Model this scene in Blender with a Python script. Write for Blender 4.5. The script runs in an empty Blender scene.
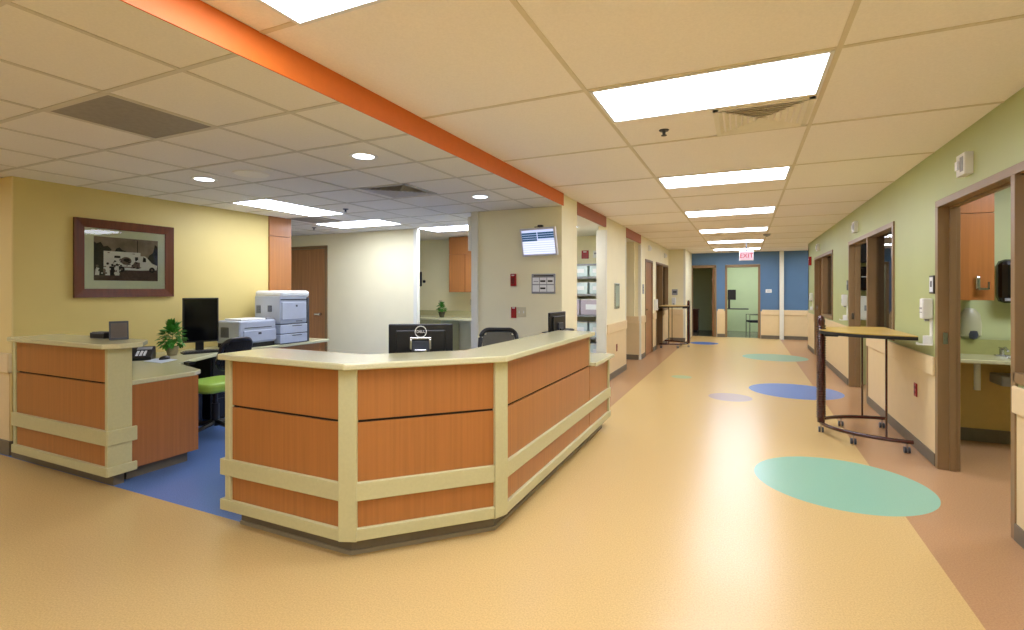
import bpy, bmesh, math, random
from mathutils import Vector, Matrix
random.seed(7)
D = bpy.data; SC = bpy.context.scene; COL = SC.collection
PI = math.pi

# ------------------------------------------------------------------ camera, world, exposure
FPX, U0, V0, CAMH = 505.0, 745.0, 290.0, 1.43
cd = D.cameras.new('camera'); cam = D.objects.new('camera', cd); COL.objects.link(cam)
cam.location = (0, 0, CAMH)
cam.rotation_euler = (PI/2, 0, math.atan((U0-512)/FPX))
cd.sensor_fit = 'HORIZONTAL'; cd.sensor_width = 36.0; cd.lens = 36.0*FPX/1024
cd.shift_y = -(315-V0)/1024.0
cd.clip_start = 0.05; cd.clip_end = 100
SC.camera = cam
w = D.worlds.new('world'); SC.world = w; w.use_nodes = True
w.node_tree.nodes['Background'].inputs[0].default_value = (1, .95, .85, 1)
w.node_tree.nodes['Background'].inputs[1].default_value = 0.15
vs = SC.view_settings
vs.view_transform = 'Standard'; vs.look = 'None'; vs.gamma = 1; vs.use_curve_mapping = False
vs.exposure = 0.36
PANEL = 15.0      # radiance of the fluorescent lenses
HC, HS = 2.56, 2.42   # corridor ceiling, nurse station ceiling
XR, XL, XW = 1.41, -1.95, -5.78

# ------------------------------------------------------------------ materials
def lin(c):
    return tuple(((x/255)/12.92 if x/255 <= .04045 else ((x/255+.055)/1.055)**2.4) for x in c)
MATS = {}
def mat(name, rgb, rough=.5, metal=0, noise=0, nscale=20, coat=0, bump=0, bscale=200, emit=0, stretch=None, spec=.5):
    if name in MATS: return MATS[name]
    m = D.materials.new(name); m.use_nodes = True; MATS[name] = m
    nt = m.node_tree; N = nt.nodes; L = nt.links; b = N['Principled BSDF']
    c = lin(rgb)
    b.inputs['Base Color'].default_value = (*c, 1)
    b.inputs['Roughness'].default_value = rough; b.inputs['Metallic'].default_value = metal
    b.inputs['Coat Weight'].default_value = coat; b.inputs['Coat Roughness'].default_value = .15
    b.inputs['Specular IOR Level'].default_value = spec
    tc = N.new('ShaderNodeTexCoord')
    mp = N.new('ShaderNodeMapping'); L.new(tc.outputs['Object'], mp.inputs[0])
    if stretch: mp.inputs['Scale'].default_value = stretch
    if noise:
        n = N.new('ShaderNodeTexNoise'); n.inputs['Scale'].default_value = nscale; n.inputs['Detail'].default_value = 4
        L.new(mp.outputs[0], n.inputs['Vector'])
        r = N.new('ShaderNodeValToRGB'); L.new(n.outputs['Fac'], r.inputs[0])
        r.color_ramp.elements[0].position = .3; r.color_ramp.elements[1].position = .7
        r.color_ramp.elements[0].color = (*[x*(1-noise) for x in c], 1)
        r.color_ramp.elements[1].color = (*[min(1, x*(1+noise)) for x in c], 1)
        L.new(r.outputs[0], b.inputs['Base Color'])
    if bump:
        n2 = N.new('ShaderNodeTexNoise'); n2.inputs['Scale'].default_value = bscale
        L.new(mp.outputs[0], n2.inputs['Vector'])
        bp = N.new('ShaderNodeBump'); bp.inputs['Strength'].default_value = bump; bp.inputs['Distance'].default_value = .002
        L.new(n2.outputs['Fac'], bp.inputs['Height']); L.new(bp.outputs[0], b.inputs['Normal'])
    if emit:
        b.inputs['Emission Color'].default_value = (*c, 1); b.inputs['Emission Strength'].default_value = emit
    return m
def wood(name, rgb, amt=.10, rough=.35, zs=1.2, xs=55):
    m = mat(name, rgb, rough, noise=amt, nscale=1, stretch=(xs, xs, zs), coat=.15)
    nt = m.node_tree
    for n in nt.nodes:
        if n.type == 'TEX_NOISE': n.inputs['Detail'].default_value = 6; n.inputs['Distortion'].default_value = .3
    return m
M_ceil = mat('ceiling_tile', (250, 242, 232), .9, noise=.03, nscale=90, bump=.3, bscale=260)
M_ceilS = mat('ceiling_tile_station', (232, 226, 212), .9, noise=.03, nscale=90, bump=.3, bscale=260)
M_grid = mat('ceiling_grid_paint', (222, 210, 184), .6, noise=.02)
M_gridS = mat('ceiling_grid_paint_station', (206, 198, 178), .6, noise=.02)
M_orange = mat('orange_paint', (214, 108, 30), .55, noise=.03)
M_rose = mat('terracotta_paint', (172, 104, 76), .6, noise=.03)
M_cream = mat('cream_wall_paint', (243, 235, 196), .6, noise=.02, nscale=3)
M_green = mat('green_wall_paint', (178, 186, 128), .5, noise=.02, nscale=3)
M_palegreen = mat('pale_green_wall_paint', (200, 212, 164), .5, noise=.02, nscale=3)
M_yellow = mat('yellow_wall_paint', (214, 193, 120), .55, noise=.02, nscale=3)
M_peach = mat('peach_wall_paint', (226, 204, 138), .55, noise=.02, nscale=3)
M_blue = mat('blue_wall_paint', (84, 118, 152), .5, noise=.05, nscale=2)
M_wains = mat('wainscot_panel', (228, 204, 156), .45, noise=.02, nscale=8)
M_rail = mat('chair_rail_vinyl', (230, 206, 160), .45, noise=.02)
M_cove = mat('cove_base_rubber', (112, 102, 84), .5, noise=.05)
M_guard = mat('corner_guard_vinyl', (232, 230, 214), .4, noise=.01)
M_frame = mat('bronze_frame_paint', (140, 112, 74), .4, noise=.04, nscale=6)
M_wood = wood('cherry_laminate', (170, 108, 52))
M_woodS = wood('cherry_laminate_side', (168, 108, 56))
M_door = wood('oak_door_veneer', (168, 116, 70), .2)
M_solid = mat('cream_solid_surface', (196, 190, 142), .42, noise=.03, nscale=60)
M_top = mat('cream_counter_top', (206, 202, 160), .22, noise=.05, nscale=140, coat=.3)
M_black = mat('black_plastic', (20, 20, 22), .35, noise=.1)
M_blackg = mat('black_gloss', (12, 12, 14), .12, noise=.05)
M_fabric = mat('black_fabric', (24, 24, 28), .9, noise=.2, nscale=300, bump=.5)
M_lime = mat('lime_vinyl', (160, 196, 70), .5, noise=.05)
M_white = mat('white_plastic', (232, 232, 226), .4, noise=.02)
M_grey = mat('grey_plastic', (150, 152, 156), .4, noise=.03)
M_pgrey = mat('printer_grey', (186, 194, 208), .4, noise=.02)
M_dgrey = mat('dark_grey_plastic', (60, 64, 74), .4, noise=.05)
M_silver = mat('brushed_metal', (190, 190, 190), .25, metal=1, noise=.04)
M_dkwood = wood('dark_mahogany', (96, 46, 18), .25, .3)
M_burg = mat('maroon_tube_paint', (66, 26, 20), .25, noise=.1, coat=.5)
M_red = mat('red_plastic', (160, 24, 24), .4, noise=.05)
M_leaf = mat('green_leaf', (66, 140, 44), .5, noise=.3, nscale=40)
M_vent = mat('vent_white', (240, 232, 212), .5, noise=.02)
M_ventg = mat('return_grille_grey', (146, 138, 124), .6, noise=.08, nscale=30)
M_vents = mat('station_vent_grey', (190, 184, 174), .5, noise=.02)
M_dark = mat('dark_recess', (30, 28, 24), .8, noise=.05)
M_paper = mat('white_paper', (236, 238, 240), .7, noise=.01)
M_tub = mat('clear_grey_tub', (206, 222, 224), .3, noise=.08, nscale=12)
def emitter(name, rgb, s):
    m = D.materials.new(name); m.use_nodes = True; nt = m.node_tree; nt.nodes.clear()
    e = nt.nodes.new('ShaderNodeEmission'); o = nt.nodes.new('ShaderNodeOutputMaterial')
    e.inputs[0].default_value = (*lin(rgb), 1); e.inputs[1].default_value = s
    nt.links.new(e.outputs[0], o.inputs[0]); return m
M_lens = emitter('fluorescent_lens', (233, 238, 255), PANEL*1.05)
M_lensS = emitter('fluorescent_lens_station', (230, 236, 255), PANEL*.9)
M_can = emitter('downlight_lens', (236, 246, 255), 5)
M_screen = emitter('screen_lavender', (196, 204, 246), 1.0)
M_screenw = emitter('screen_white', (226, 230, 252), 1.0)
M_screend = emitter('screen_teal', (52, 84, 112), .9)
M_exitf = emitter('exit_face', (255, 214, 226), .75)
M_exitr = emitter('exit_letters', (214, 10, 50), .8)
def glassmat(name, tint=(1, 1, 1), ior=1.45):
    m = D.materials.new(name); m.use_nodes = True; nt = m.node_tree; nt.nodes.clear()
    N = nt.nodes; L = nt.links
    t = N.new('ShaderNodeBsdfTransparent'); t.inputs[0].default_value = (*tint, 1)
    g = N.new('ShaderNodeBsdfGlossy'); g.inputs['Roughness'].default_value = .02
    f = N.new('ShaderNodeFresnel'); f.inputs[0].default_value = ior
    x = N.new('ShaderNodeMixShader'); o = N.new('ShaderNodeOutputMaterial')
    L.new(f.outputs[0], x.inputs[0]); L.new(t.outputs[0], x.inputs[1]); L.new(g.outputs[0], x.inputs[2]); L.new(x.outputs[0], o.inputs[0])
    return m
M_glass = glassmat('clear_glass', (.95, .97, .95))

# floor: sheet vinyl with coloured inlays
def floor_mat():
    m = D.materials.new('sheet_vinyl'); m.use_nodes = True; nt = m.node_tree; N = nt.nodes; L = nt.links
    b = N['Principled BSDF']; tc = N.new('ShaderNodeTexCoord'); sp = N.new('ShaderNodeSeparateXYZ'); L.new(tc.outputs['Object'], sp.inputs[0])
    X, Y = sp.outputs[0], sp.outputs[1]
    def mth(op, a, bb=None):
        n = N.new('ShaderNodeMath'); n.operation = op
        for i, v in enumerate((a, bb)):
            if v is None: continue
            if isinstance(v, (int, float)): n.inputs[i].default_value = v
            else: L.new(v, n.inputs[i])
        return n.outputs[0]
    def AND(*a):
        r = a[0]
        for q in a[1:]: r = mth('MULTIPLY', r, q)
        return r
    gt = lambda a, v: mth('GREATER_THAN', a, v)
    lt = lambda a, v: mth('LESS_THAN', a, v)
    def speck(rgb, lo=.84, hi=1.1):
        c = lin(rgb)
        n = N.new('ShaderNodeTexNoise'); n.inputs['Scale'].default_value = 120; n.inputs['Detail'].default_value = 3
        n.inputs['Roughness'].default_value = .8
        L.new(tc.outputs['Object'], n.inputs['Vector'])
        r = N.new('ShaderNodeValToRGB'); L.new(n.outputs['Fac'], r.inputs[0])
        e = r.color_ramp.elements
        e[0].position = .33; e[0].color = (*[x*lo for x in c], 1); e[1].position = .67; e[1].color = (*[min(1, x*hi) for x in c], 1)
        return r.outputs[0]
    cur = speck((213, 180, 118))
    def over(mask, col):
        nonlocal cur
        x = N.new('ShaderNodeMix'); x.data_type = 'RGBA'
        L.new(mask, x.inputs[0]); L.new(cur, x.inputs[6]); L.new(col, x.inputs[7]); cur = x.outputs[2]
    tan = speck((186, 144, 102))
    over(gt(X, .92), tan)
    over(AND(lt(X, -1.49), gt(Y, 5.3)), tan)
    over(gt(Y, 16.7), speck((120, 120, 100)))
    over(AND(lt(X, -1.36), gt(Y, 2.125), lt(Y, 5.12), gt(mth('SUBTRACT', Y, X), 4.06)), speck((104, 136, 196)))
    over(AND(lt(X, -1.97), gt(Y, 5.1), lt(Y, 9.0)), speck((104, 136, 196)))
    def disc(cx, cy, r, rgb):
        dx = mth('SUBTRACT', X, cx); dy = mth('SUBTRACT', Y, cy)
        d2 = mth('ADD', mth('MULTIPLY', dx, dx), mth('MULTIPLY', dy, dy))
        over(lt(d2, r*r), speck(rgb, .95, 1.05))
    disc(.64, 4.44, .575, (142, 188, 160))
    disc(.64, 8.17, .59, (112, 136, 186))
    disc(.57, 12.05, .62, (150, 186, 152))
    disc(-1.0, 14.5, .36, (92, 122, 180))
    disc(-.18, 7.34, .27, (180, 158, 140))
    disc(-.95, 8.72, .16, (176, 190, 140))
    L.new(cur, b.inputs['Base Color'])
    b.inputs['Roughness'].default_value = .27
    return m
M_floor = floor_mat()

# ------------------------------------------------------------------ mesh helpers
class MB:
    def __init__(s): s.bm = bmesh.new(); s.mi = 0
    def _f(s, vs):
        try: f = s.bm.faces.new(vs); f.material_index = s.mi; return f
        except ValueError: return None
    def prism(s, pts, z0, z1):
        a = sum(pts[i][0]*pts[(i+1) % len(pts)][1]-pts[(i+1) % len(pts)][0]*pts[i][1] for i in range(len(pts)))
        if a < 0: pts = pts[::-1]
        lo = [s.bm.verts.new((x, y, z0)) for x, y in pts]; hi = [s.bm.verts.new((x, y, z1)) for x, y in pts]
        n = len(pts); s._f(lo[::-1]); s._f(hi)
        for i in range(n): s._f((lo[i], lo[(i+1) % n], hi[(i+1) % n], hi[i]))
        return s
    def box(s, x0, x1, y0, y1, z0, z1):
        x0, x1 = sorted((x0, x1)); y0, y1 = sorted((y0, y1)); z0, z1 = sorted((z0, z1))
        return s.prism([(x0, y0), (x1, y0), (x1, y1), (x0, y1)], z0, z1)
    def xform(s, M, since=0):
        s.bm.verts.ensure_lookup_table()
        for v in s.bm.verts[since:] if since else s.bm.verts: v.co = M @ v.co
        return s
    def nv(s): return len(s.bm.verts)
    def ring(s, p, t, r, n, up=Vector((0, 0, 1))):
        t = t.normalized()
        if abs(t.dot(up)) > .95: up = Vector((1, 0, 0))
        a = t.cross(up).normalized(); b = t.cross(a)
        return [s.bm.verts.new(p+a*math.cos(2*PI*i/n)*r+b*math.sin(2*PI*i/n)*r) for i in range(n)]
    def tube(s, pts, r, n=12, closed=False):
        pts = [Vector(p) for p in pts]; R = r if isinstance(r, (list, tuple)) else [r]*len(pts); rings = []
        for i, p in enumerate(pts):
            if closed: t = pts[(i+1) % len(pts)]-pts[i-1]
            else: t = pts[min(i+1, len(pts)-1)]-pts[max(i-1, 0)]
            rings.append(s.ring(p, t, R[i], n))
        m = len(rings)
        for i in range(m if closed else m-1):
            A, B = rings[i], rings[(i+1) % m]
            for k in range(n): s._f((A[k], A[(k+1) % n], B[(k+1) % n], B[k]))
        if not closed: s._f(rings[0][::-1]); s._f(rings[-1])
        return s
    def cyl(s, p0, p1, r0, r1=None, n=20): return s.tube([p0, p1], [r0, r0 if r1 is None else r1], n)
    def lathe(s, prof, c=(0, 0, 0), n=24):
        rings = []
        for r, z in prof:
            rings.append([s.bm.verts.new((c[0]+max(r, 1e-4)*math.cos(2*PI*i/n), c[1]+max(r, 1e-4)*math.sin(2*PI*i/n), c[2]+z)) for i in range(n)])
        for A, B in zip(rings, rings[1:]):
            for k in range(n): s._f((A[k], A[(k+1) % n], B[(k+1) % n], B[k]))
        s._f(rings[0][::-1]); s._f(rings[-1])
        return s
    def quad(s, *p): s._f([s.bm.verts.new(q) for q in p]); return s
    def build(s, name, m, parent=None, bevel=0, smooth=False, world=True):
        bmesh.ops.recalc_face_normals(s.bm, faces=s.bm.faces)
        me = D.meshes.new(name); 
        if parent is not None and world:
            o0 = Vector((0, 0, 0)); p = parent
            while p is not None: o0 += p.location; p = p.parent
            for v in s.bm.verts: v.co -= o0
        s.bm.to_mesh(me); s.bm.free()
        for k in (m if isinstance(m, (list, tuple)) else [m]): me.materials.append(k)
        o = D.objects.new(name, me); COL.objects.link(o)
        if parent is not None: o.parent = parent
        if smooth:
            for p in me.polygons: p.use_smooth = True
            me.set_sharp_from_angle(angle=math.radians(40))
        if bevel:
            b = o.modifiers.new('bevel', 'BEVEL'); b.width = bevel; b.segments = 2; b.limit_method = 'ANGLE'; b.angle_limit = math.radians(40)
        return o
def tag(o, label, cat, group=None):
    o['label'] = label; o['category'] = cat
    if group: o['group'] = group
    return o
def thing(name, label, cat, loc=(0, 0, 0), rz=0, group=None):
    o = D.objects.new(name, None); COL.objects.link(o); o.location = loc; o.rotation_euler = (0, 0, rz)
    o.empty_display_size = .1
    return tag(o, label, cat, group)
def struct(name, mb, m, **k):
    o = mb.build(name, m, **k); o['kind'] = 'structure'; return o
def dup(root, loc, rz=None, label=None):
    def cp(o, par):
        c = o.copy(); COL.objects.link(c); c.parent = par
        for ch in list(o.children): cp(ch, c)
        return c
    kids = list(root.children); r = root.copy(); COL.objects.link(r); r.location = loc
    if rz is not None: r.rotation_euler = (0, 0, rz)
    if label: r['label'] = label
    for ch in kids: cp(ch, r)
    return r
def text(s, size, m, name, parent, loc, rot, ext=.001, align='CENTER'):
    c = D.curves.new(name, 'FONT'); c.body = s; c.size = size; c.extrude = ext; c.align_x = align; c.align_y = 'CENTER'; c.resolution_u = 3
    c.materials.append(m); o0 = D.objects.new(name, c); COL.objects.link(o0); bpy.context.view_layer.update()
    me = D.meshes.new_from_object(o0.evaluated_get(bpy.context.evaluated_depsgraph_get())); D.objects.remove(o0)
    if not me.materials: me.materials.append(m)
    o = D.objects.new(name, me); COL.objects.link(o); o.parent = parent; o.location = loc; o.rotation_euler = rot
    return o

# ------------------------------------------------------------------ floor and ceilings
struct('floor', MB().box(-9, 6, -4, 20, -.05, 0), M_floor)
struct('ceiling', MB().box(XL-.03, XR+.16, -4, 16.75, HC, HC+.05), M_ceil)
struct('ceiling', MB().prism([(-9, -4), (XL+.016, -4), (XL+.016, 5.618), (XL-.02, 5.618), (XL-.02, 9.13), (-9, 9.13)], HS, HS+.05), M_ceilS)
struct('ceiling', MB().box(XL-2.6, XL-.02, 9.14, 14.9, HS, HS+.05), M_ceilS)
struct('ceiling', MB().box(XR+.16, 6, 13.55, 16.75, HC, HC+.05), M_ceil)
g = MB(); GW = .012; z0 = HC-.004
for x in (-.82, .40): g.box(x-GW, x+GW, -4, 15.95, z0, HC+.01)
k = -5
while 2.77+1.219*k < 16:
    y = 2.77+1.219*k; g.box(XL, XR, y-GW, y+GW, z0-.0005, HC+.01); k += 1
struct('trim_1', g, M_grid)
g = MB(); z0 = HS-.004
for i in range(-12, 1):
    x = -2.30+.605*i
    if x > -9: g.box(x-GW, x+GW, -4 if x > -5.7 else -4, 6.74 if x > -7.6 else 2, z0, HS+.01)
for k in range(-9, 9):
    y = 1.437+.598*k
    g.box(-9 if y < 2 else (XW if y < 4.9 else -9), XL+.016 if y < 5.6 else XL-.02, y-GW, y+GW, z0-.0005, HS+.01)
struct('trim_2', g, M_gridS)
# orange drop face between the two ceiling levels
struct('trim_3', MB().box(XL+.017, XL+.025, -4, 5.618, HS-.004, HC-.002), M_orange)
struct('trim_4', MB().box(XL-.02, XL+.006, 6.21, 7.69, HS-.02, HC-.002), M_rose)
struct('trim_5', MB().box(XL-.02, XL+.006, 9.14, 10.56, HS-.03, HC-.002), M_rose)

# ------------------------------------------------------------------ walls
T = .12
# left corridor wall (x = XL)
wl = MB()
wl.box(XL-.55, XL, 5.62, 6.21, 0, HC)
wl.box(XL-T, XL, 7.69, 9.14, 0, HC)
wl.box(XL-T, XL, 10.56, 11.05, 0, HC); wl.box(XL-T, XL, 12.0, 12.5, 0, HC)
wl.box(XL-T, XL, 11.05, 12.0, 2.1, HC); wl.box(XL-T, XL, 12.5, 14.6, 2.1, HC); wl.box(XL-T, XL, 13.55, 14.6, 0, .9)
wl.box(XL-T, XL, 14.6, 14.75, 0, HC)
struct('wall_left', wl, M_cream)
struct('wall_end', MB().box(XL, -1.5, 14.7, 14.85, 0, HC).box(-1.62, -1.5, 14.85, 16.6, 0, HC), M_cream)
# alcove walls
struct('wall_alcove', MB().box(-4.5, XL-T, 10.5, 10.65, 0, HS).box(-4.6, -4.5, 9, 10.6, 0, HS), M_cream)
# wall carrying the status screen
struct('wall_station', MB().box(-3.10, XL-.55, 5.62, 5.77, 0, HS), M_cream)
# storage room behind the opening
struct('wall_storage', MB().box(-3.12, XL-T, 8.98, 9.12, 0, HS), M_cream)
# wall with the oak door, and the side room past it
struct('wall_back', MB().box(-6.72, -4.80, 6.75, 6.80, 0, HS).box(-7.66, -6.72, 6.75, 6.9, 2.2, HS).box(-9, -7.66, 6.75, 6.9, 0, HS), M_cream)
struct('wall_side_room', MB().box(-7.5, -3.25, 8.45, 8.6, 0, HS), M_cream)
struct('wall_side_room', MB().box(-3.25, -3.12, 5.77, 9.1, 0, HS), M_cream)
struct('wall_side_room', MB().box(-7.6, -7.5, 6.9, 8.6, 0, HS), M_cream)
# left station wall
struct('wall_west', MB().box(XW-.15, XW, 2.172, 4.76, 0, HS), M_yellow)
struct('wall_west', MB().box(-9, XW-.151, 2.172, 2.30, 0, HS), M_peach)
struct('wall_west', MB().box(-9, XW+.001, 2.160, 2.171, 0, HS), M_peach)
struct('wall_west', MB().box(-7.95, -7.8, 4.76, 6.75, 0, HS), M_cream)
struct('wall_west', MB().box(-7.95, XW-.61, 4.76, 4.9, 0, HS), M_cream)
# outer enclosure behind the camera
struct('wall_rear', MB().box(-9, 2.0, -4.15, -4, 0, HC).box(-9.15, -9, -4, 9, 0, HC), M_peach)
# right corridor wall, green over cream wainscot
holes = [(3.84, 5.135, 0, 2.13), (2.55, 3.84, .95, 2.13), (7.66, 8.92, 0, 2.13), (6.43, 7.66, .95, 2.13), (11.72, 12.99, 0, 2.13), (10.46, 11.72, .95, 2.13)]
def wall_segments(mb, x0, x1, zlo, zhi):
    ys = sorted({-4, 14.3, *[h[0] for h in holes], *[h[1] for h in holes]})
    for a, b in zip(ys, ys[1:]):
        hs = [h for h in holes if h[0] <= a and h[1] >= b]
        if not hs: mb.box(x0, x1, a, b, zlo, zhi)
        else:
            h = hs[0]
            if h[2] > zlo: mb.box(x0, x1, a, b, zlo, min(zhi, h[2]))
            if h[3] < zhi: mb.box(x0, x1, a, b, max(zlo, h[3]), zhi)
    return mb
struct('wall_right', wall_segments(MB(), XR, XR+T, .0, HC), M_green)
struct('wall_right', wall_segments(MB(), XR-.006, XR, .0, .80), M_wains)
def runs_x(zlo, zhi, proud, name, m, bev=.004):
    mb = MB()
    for a, b in ((-4, 3.84), (5.135, 7.66), (8.955, 11.72), (12.99, 14.3)):
        mb.box(XR-proud, XR-.006 if proud > .01 else XR, a+.02, b-.02, zlo, zhi)
    struct(name, mb, m, bevel=bev)
runs_x(.73, .885, .028, 'trim_6', M_rail, .008)
runs_x(0, .10, .016, 'baseboard_right', M_cove)
struct('wall_right', MB().box(XR+.0, 6, 14.15, 14.3, 0, HC), M_green)
YF = 16.6
struct('wall_far', MB().box(-1.9, -1.53, YF, YF+.15, 0, HC).box(-.80, -.53, YF, YF+.15, 0, HC).box(.40, 6, YF, YF+.15, 0, HC)
       .box(-1.53, -.80, YF, YF+.15, 2.2, HC).box(-.53, .40, YF, YF+.15, 2.2, HC), M_blue)
struct('wall_far', MB().box(-.78, -.55, YF-.006, YF-.001, 0, .8).box(.42, 6, YF-.006, YF-.001, 0, .8), M_wains)
struct('trim_7', MB().box(-.75, -.57, YF-.03, YF-.006, .70, .85).box(.45, 6, YF-.03, YF-.006, .70, .85), M_rail, bevel=.006)
struct('baseboard_far', MB().box(-.77, -.55, YF-.02, YF-.006, 0, .1).box(.43, 6, YF-.02, YF-.006, 0, .1), M_cove)
struct('trim_8', MB().box(.91, 1.02, YF-.07, YF-.03, 0, HC), M_guard)
struct('wall_far_rooms', MB().box(-2.6, 3, 19.2, 19.3, 0, HC), M_palegreen)
struct('wall_far_rooms', MB().box(-.74, -.64, YF+.16, 19.2, 0, HC), M_palegreen)
struct('wall_far_rooms', MB().box(-2.7, -2.6, YF+.16, 19.2, 0, HC), M_palegreen)
struct('wall_far_rooms', MB().box(1.8, 1.9, YF+.16, 19.2, 0, HC), M_palegreen)
struct('ceiling', MB().box(-2.7, 3, YF+.16, 19.3, HC, HC+.05), M_ceil)
# left wall wainscot, rails, cove
def left_run(a, b):
    struct('wall_left', MB().box(XL, XL+.006, a, b, .0, .8), M_wains)
    struct('trim_9', MB().box(XL, XL+.026, a+.004, b-.004, .74, .89), M_rail, bevel=.006)
    struct('baseboard_left', MB().box(XL, XL+.016, a, b, 0, .1), M_cove)
for a, b in ((7.72, 9.12), (10.6, 11.0), (12.05, 12.45), (13.6, 14.55)): left_run(a, b)
struct('wall_alcove', MB().box(-4.4, XL-T+.1, 10.494, 10.5, 0, .8), M_wains)
struct('trim_10', MB().box(-4.4, XL-.03, 10.474, 10.494, .74, .89), M_rail, bevel=.006)
struct('baseboard_alcove', MB().box(-4.4, XL-.03, 10.48, 10.5, 0, .1), M_cove)
struct('wall_end', MB().box(XL+.01, -1.56, 14.694, 14.7, 0, .8), M_wains)
struct('trim_11', MB().box(XL+.03, -1.56, 14.674, 14.694, .74, .89), M_rail, bevel=.006)
struct('baseboard_end', MB().box(XL+.03, -1.5, 14.684, 14.7, 0, .1), M_cove)
def guard(x, y, sx, sy, z1, z0=.0):
    struct('trim_12', MB().box(x, x+.05*sx, y-.004*sy, y, z0, z1).box(x, x-.004*sx, y-.004*sy, y+.05*sy, z0, z1), M_guard)
guard(XL, 7.69, -1, 1, HS-.06); guard(XL, 9.14, -1, -1, HS-.06); guard(XL, 10.56, -1, 1, HS-.06)
guard(-1.5, 14.7, -1, 1, HC)
struct('trim_13', MB().box(-2.10, -1.955, 7.683, 7.688, 0, HS-.06), M_guard)
struct('trim_14', MB().box(-3.15, -3.06, 5.595, 5.80, 0, HS).box(-4.86, -4.79, 6.735, 6.81, 0, HS), M_guard)
struct('trim_15', MB().box(-3.20, -3.16, 5.60, 5.80, 1.93, 2.36), M_guard)
# west wall chair rail on the nearest wall piece + cove
struct('trim_16', MB().box(-9, XW+.01, 2.130, 2.160, .71, .88), M_rail, bevel=.008)
struct('wall_west', MB().box(-9, XW-.02, 2.153, 2.160, 0, .72), M_wains)
struct('baseboard_west', MB().prism([(-9, 2.135), (XW+.02, 2.135), (XW+.02, 2.22), (XW+.001, 2.22), (XW+.001, 2.16), (-9, 2.16)], 0, .12), M_cove)
struct('door_6', MB().box(-6.16, -5.885, 2.10, 2.12, 0, 2.3), M_frame) if False else None

# ------------------------------------------------------------------ door frames in the right wall
def frame_x(n, y0, ym, y1, X=XR, side=1, ztop=2.13, sill=.95, door=None):
    """y0<ym<y1 : sidelight y0..ym over a low wall, doorway ym..y1. side +1: room on +x"""
    fw = .05; a, b = X-.014*side, X+(T+.01)*side
    mb = MB()
    mb.box(a, b, y1-fw, y1+.01, 0, ztop-.04); mb.box(a, b, ym-fw/2, ym+fw/2, 0, ztop-.04); mb.box(a, b, y0-.01, y0+fw, sill-.05, ztop-.04)
    mb.box(a, b, y0-.01, y1+.01, ztop-.04, ztop+.015); mb.box(a, b, y0, ym, sill-.05, sill+.01)
    # door stops
    c, d = X+.06*side, X+.10*side
    mb.box(c, d, y1-fw-.015, y1-fw, 0, ztop-.04); mb.box(c, d, ym+fw/2, ym+fw/2+.015, 0, ztop-.04); mb.box(c, d, ym, y1-fw, ztop-.055, ztop-.04)
    root = mb.build('door_%d' % n, M_frame, bevel=.003); root['kind'] = 'structure'
    MB().box(X+.075*side, X+.081*side, y0+fw, ym-fw/2, sill+.01, ztop-.04).build('glass_pane', M_glass, root)
    MB().box(X+.02*side, X+.05*side, y1-fw-.004, y1-fw+.0, 1.0, 1.09).box(X+.028*side, X+.042*side, y1-fw-.006, y1-fw-.004, 1.02, 1.07).build('strike_plate', [M_silver], root)
    return root
frame_x(1, 2.55, 3.84, 5.135); frame_x(2, 6.43, 7.66, 8.92); frame_x(3, 10.46, 11.72, 12.99)
frame_x(4, 13.55, 13.6, 14.55, X=XL, side=-1) if False else None
# left far door (closed oak leaf) and glazed entrance
def framed_leaf_x(n, y0, y1, X, side, ztop, leafm=M_door, recess=.05):
    fw = .05; a, b = X-.012*side, X+(T)*side
    r = MB().box(a, b, y0, y0+fw, 0, ztop).box(a, b, y1-fw, y1, 0, ztop).box(a, b, y0, y1, ztop-fw, ztop).build('door_%d' % n, M_frame, bevel=.003)
    r['kind'] = 'structure'
    l = MB().box(X+recess*side, X+(recess+.045)*side, y0+fw+.003, y1-fw-.003, .01, ztop-fw-.003).build('door_leaf', leafm, r)
    hx = X+(recess-.03)*side
    MB().cyl((X+recess*side, y0+.13, 1.0), (hx, y0+.13, 1.0), .012).box(hx-.008, hx+.008, y0+.11, y0+.24, .99, 1.01).build('door_handle', M_silver, l)
    return r
framed_leaf_x(5, 11.05, 12.0, XL, -1, 2.1, recess=.01)
mb = MB()
for y in (12.5, 13.5, 14.55): mb.box(XL+.012, XL-T, y, y+.05, 0 if y < 14 else .9, 2.1)
mb.box(XL+.012, XL-T, 12.5, 14.6, 2.06, 2.11).box(XL+.012, XL-T, 13.5, 14.6, .88, .94)
r = struct('door_7', mb, M_frame, bevel=.003)
MB().box(XL-.07, XL-.076, 13.55, 14.55, .94, 2.06).build('glass_pane', M_glass, r)
struct('wall_left_rooms', MB().box(-4.5, -4.4, 10.65, 15, 0, HC).box(-4.5, XL-T, 12.2, 12.3, 0, HC).box(-4.5, XL-T, 14.9, 15, 0, HC), mat('tan_room_paint', (170, 138, 84), .6))
# D3 closed leaf inside doorway, D2 with inner partition
r = MB().box(XR+.105, XR+.15, 11.75, 12.93, .01, 2.07).build('door_8', wood('taupe_door', (146, 112, 70), .1)); r['kind'] = 'structure'
MB().cyl((XR+.1, 11.86, 1.0), (XR+.04, 11.86, 1.0), .014).lathe([(.03, -.03), (.035, 0), (.03, .03)], (XR+.04, 11.86, 1.0)).build('door_knob', M_silver, r, smooth=True)
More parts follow.
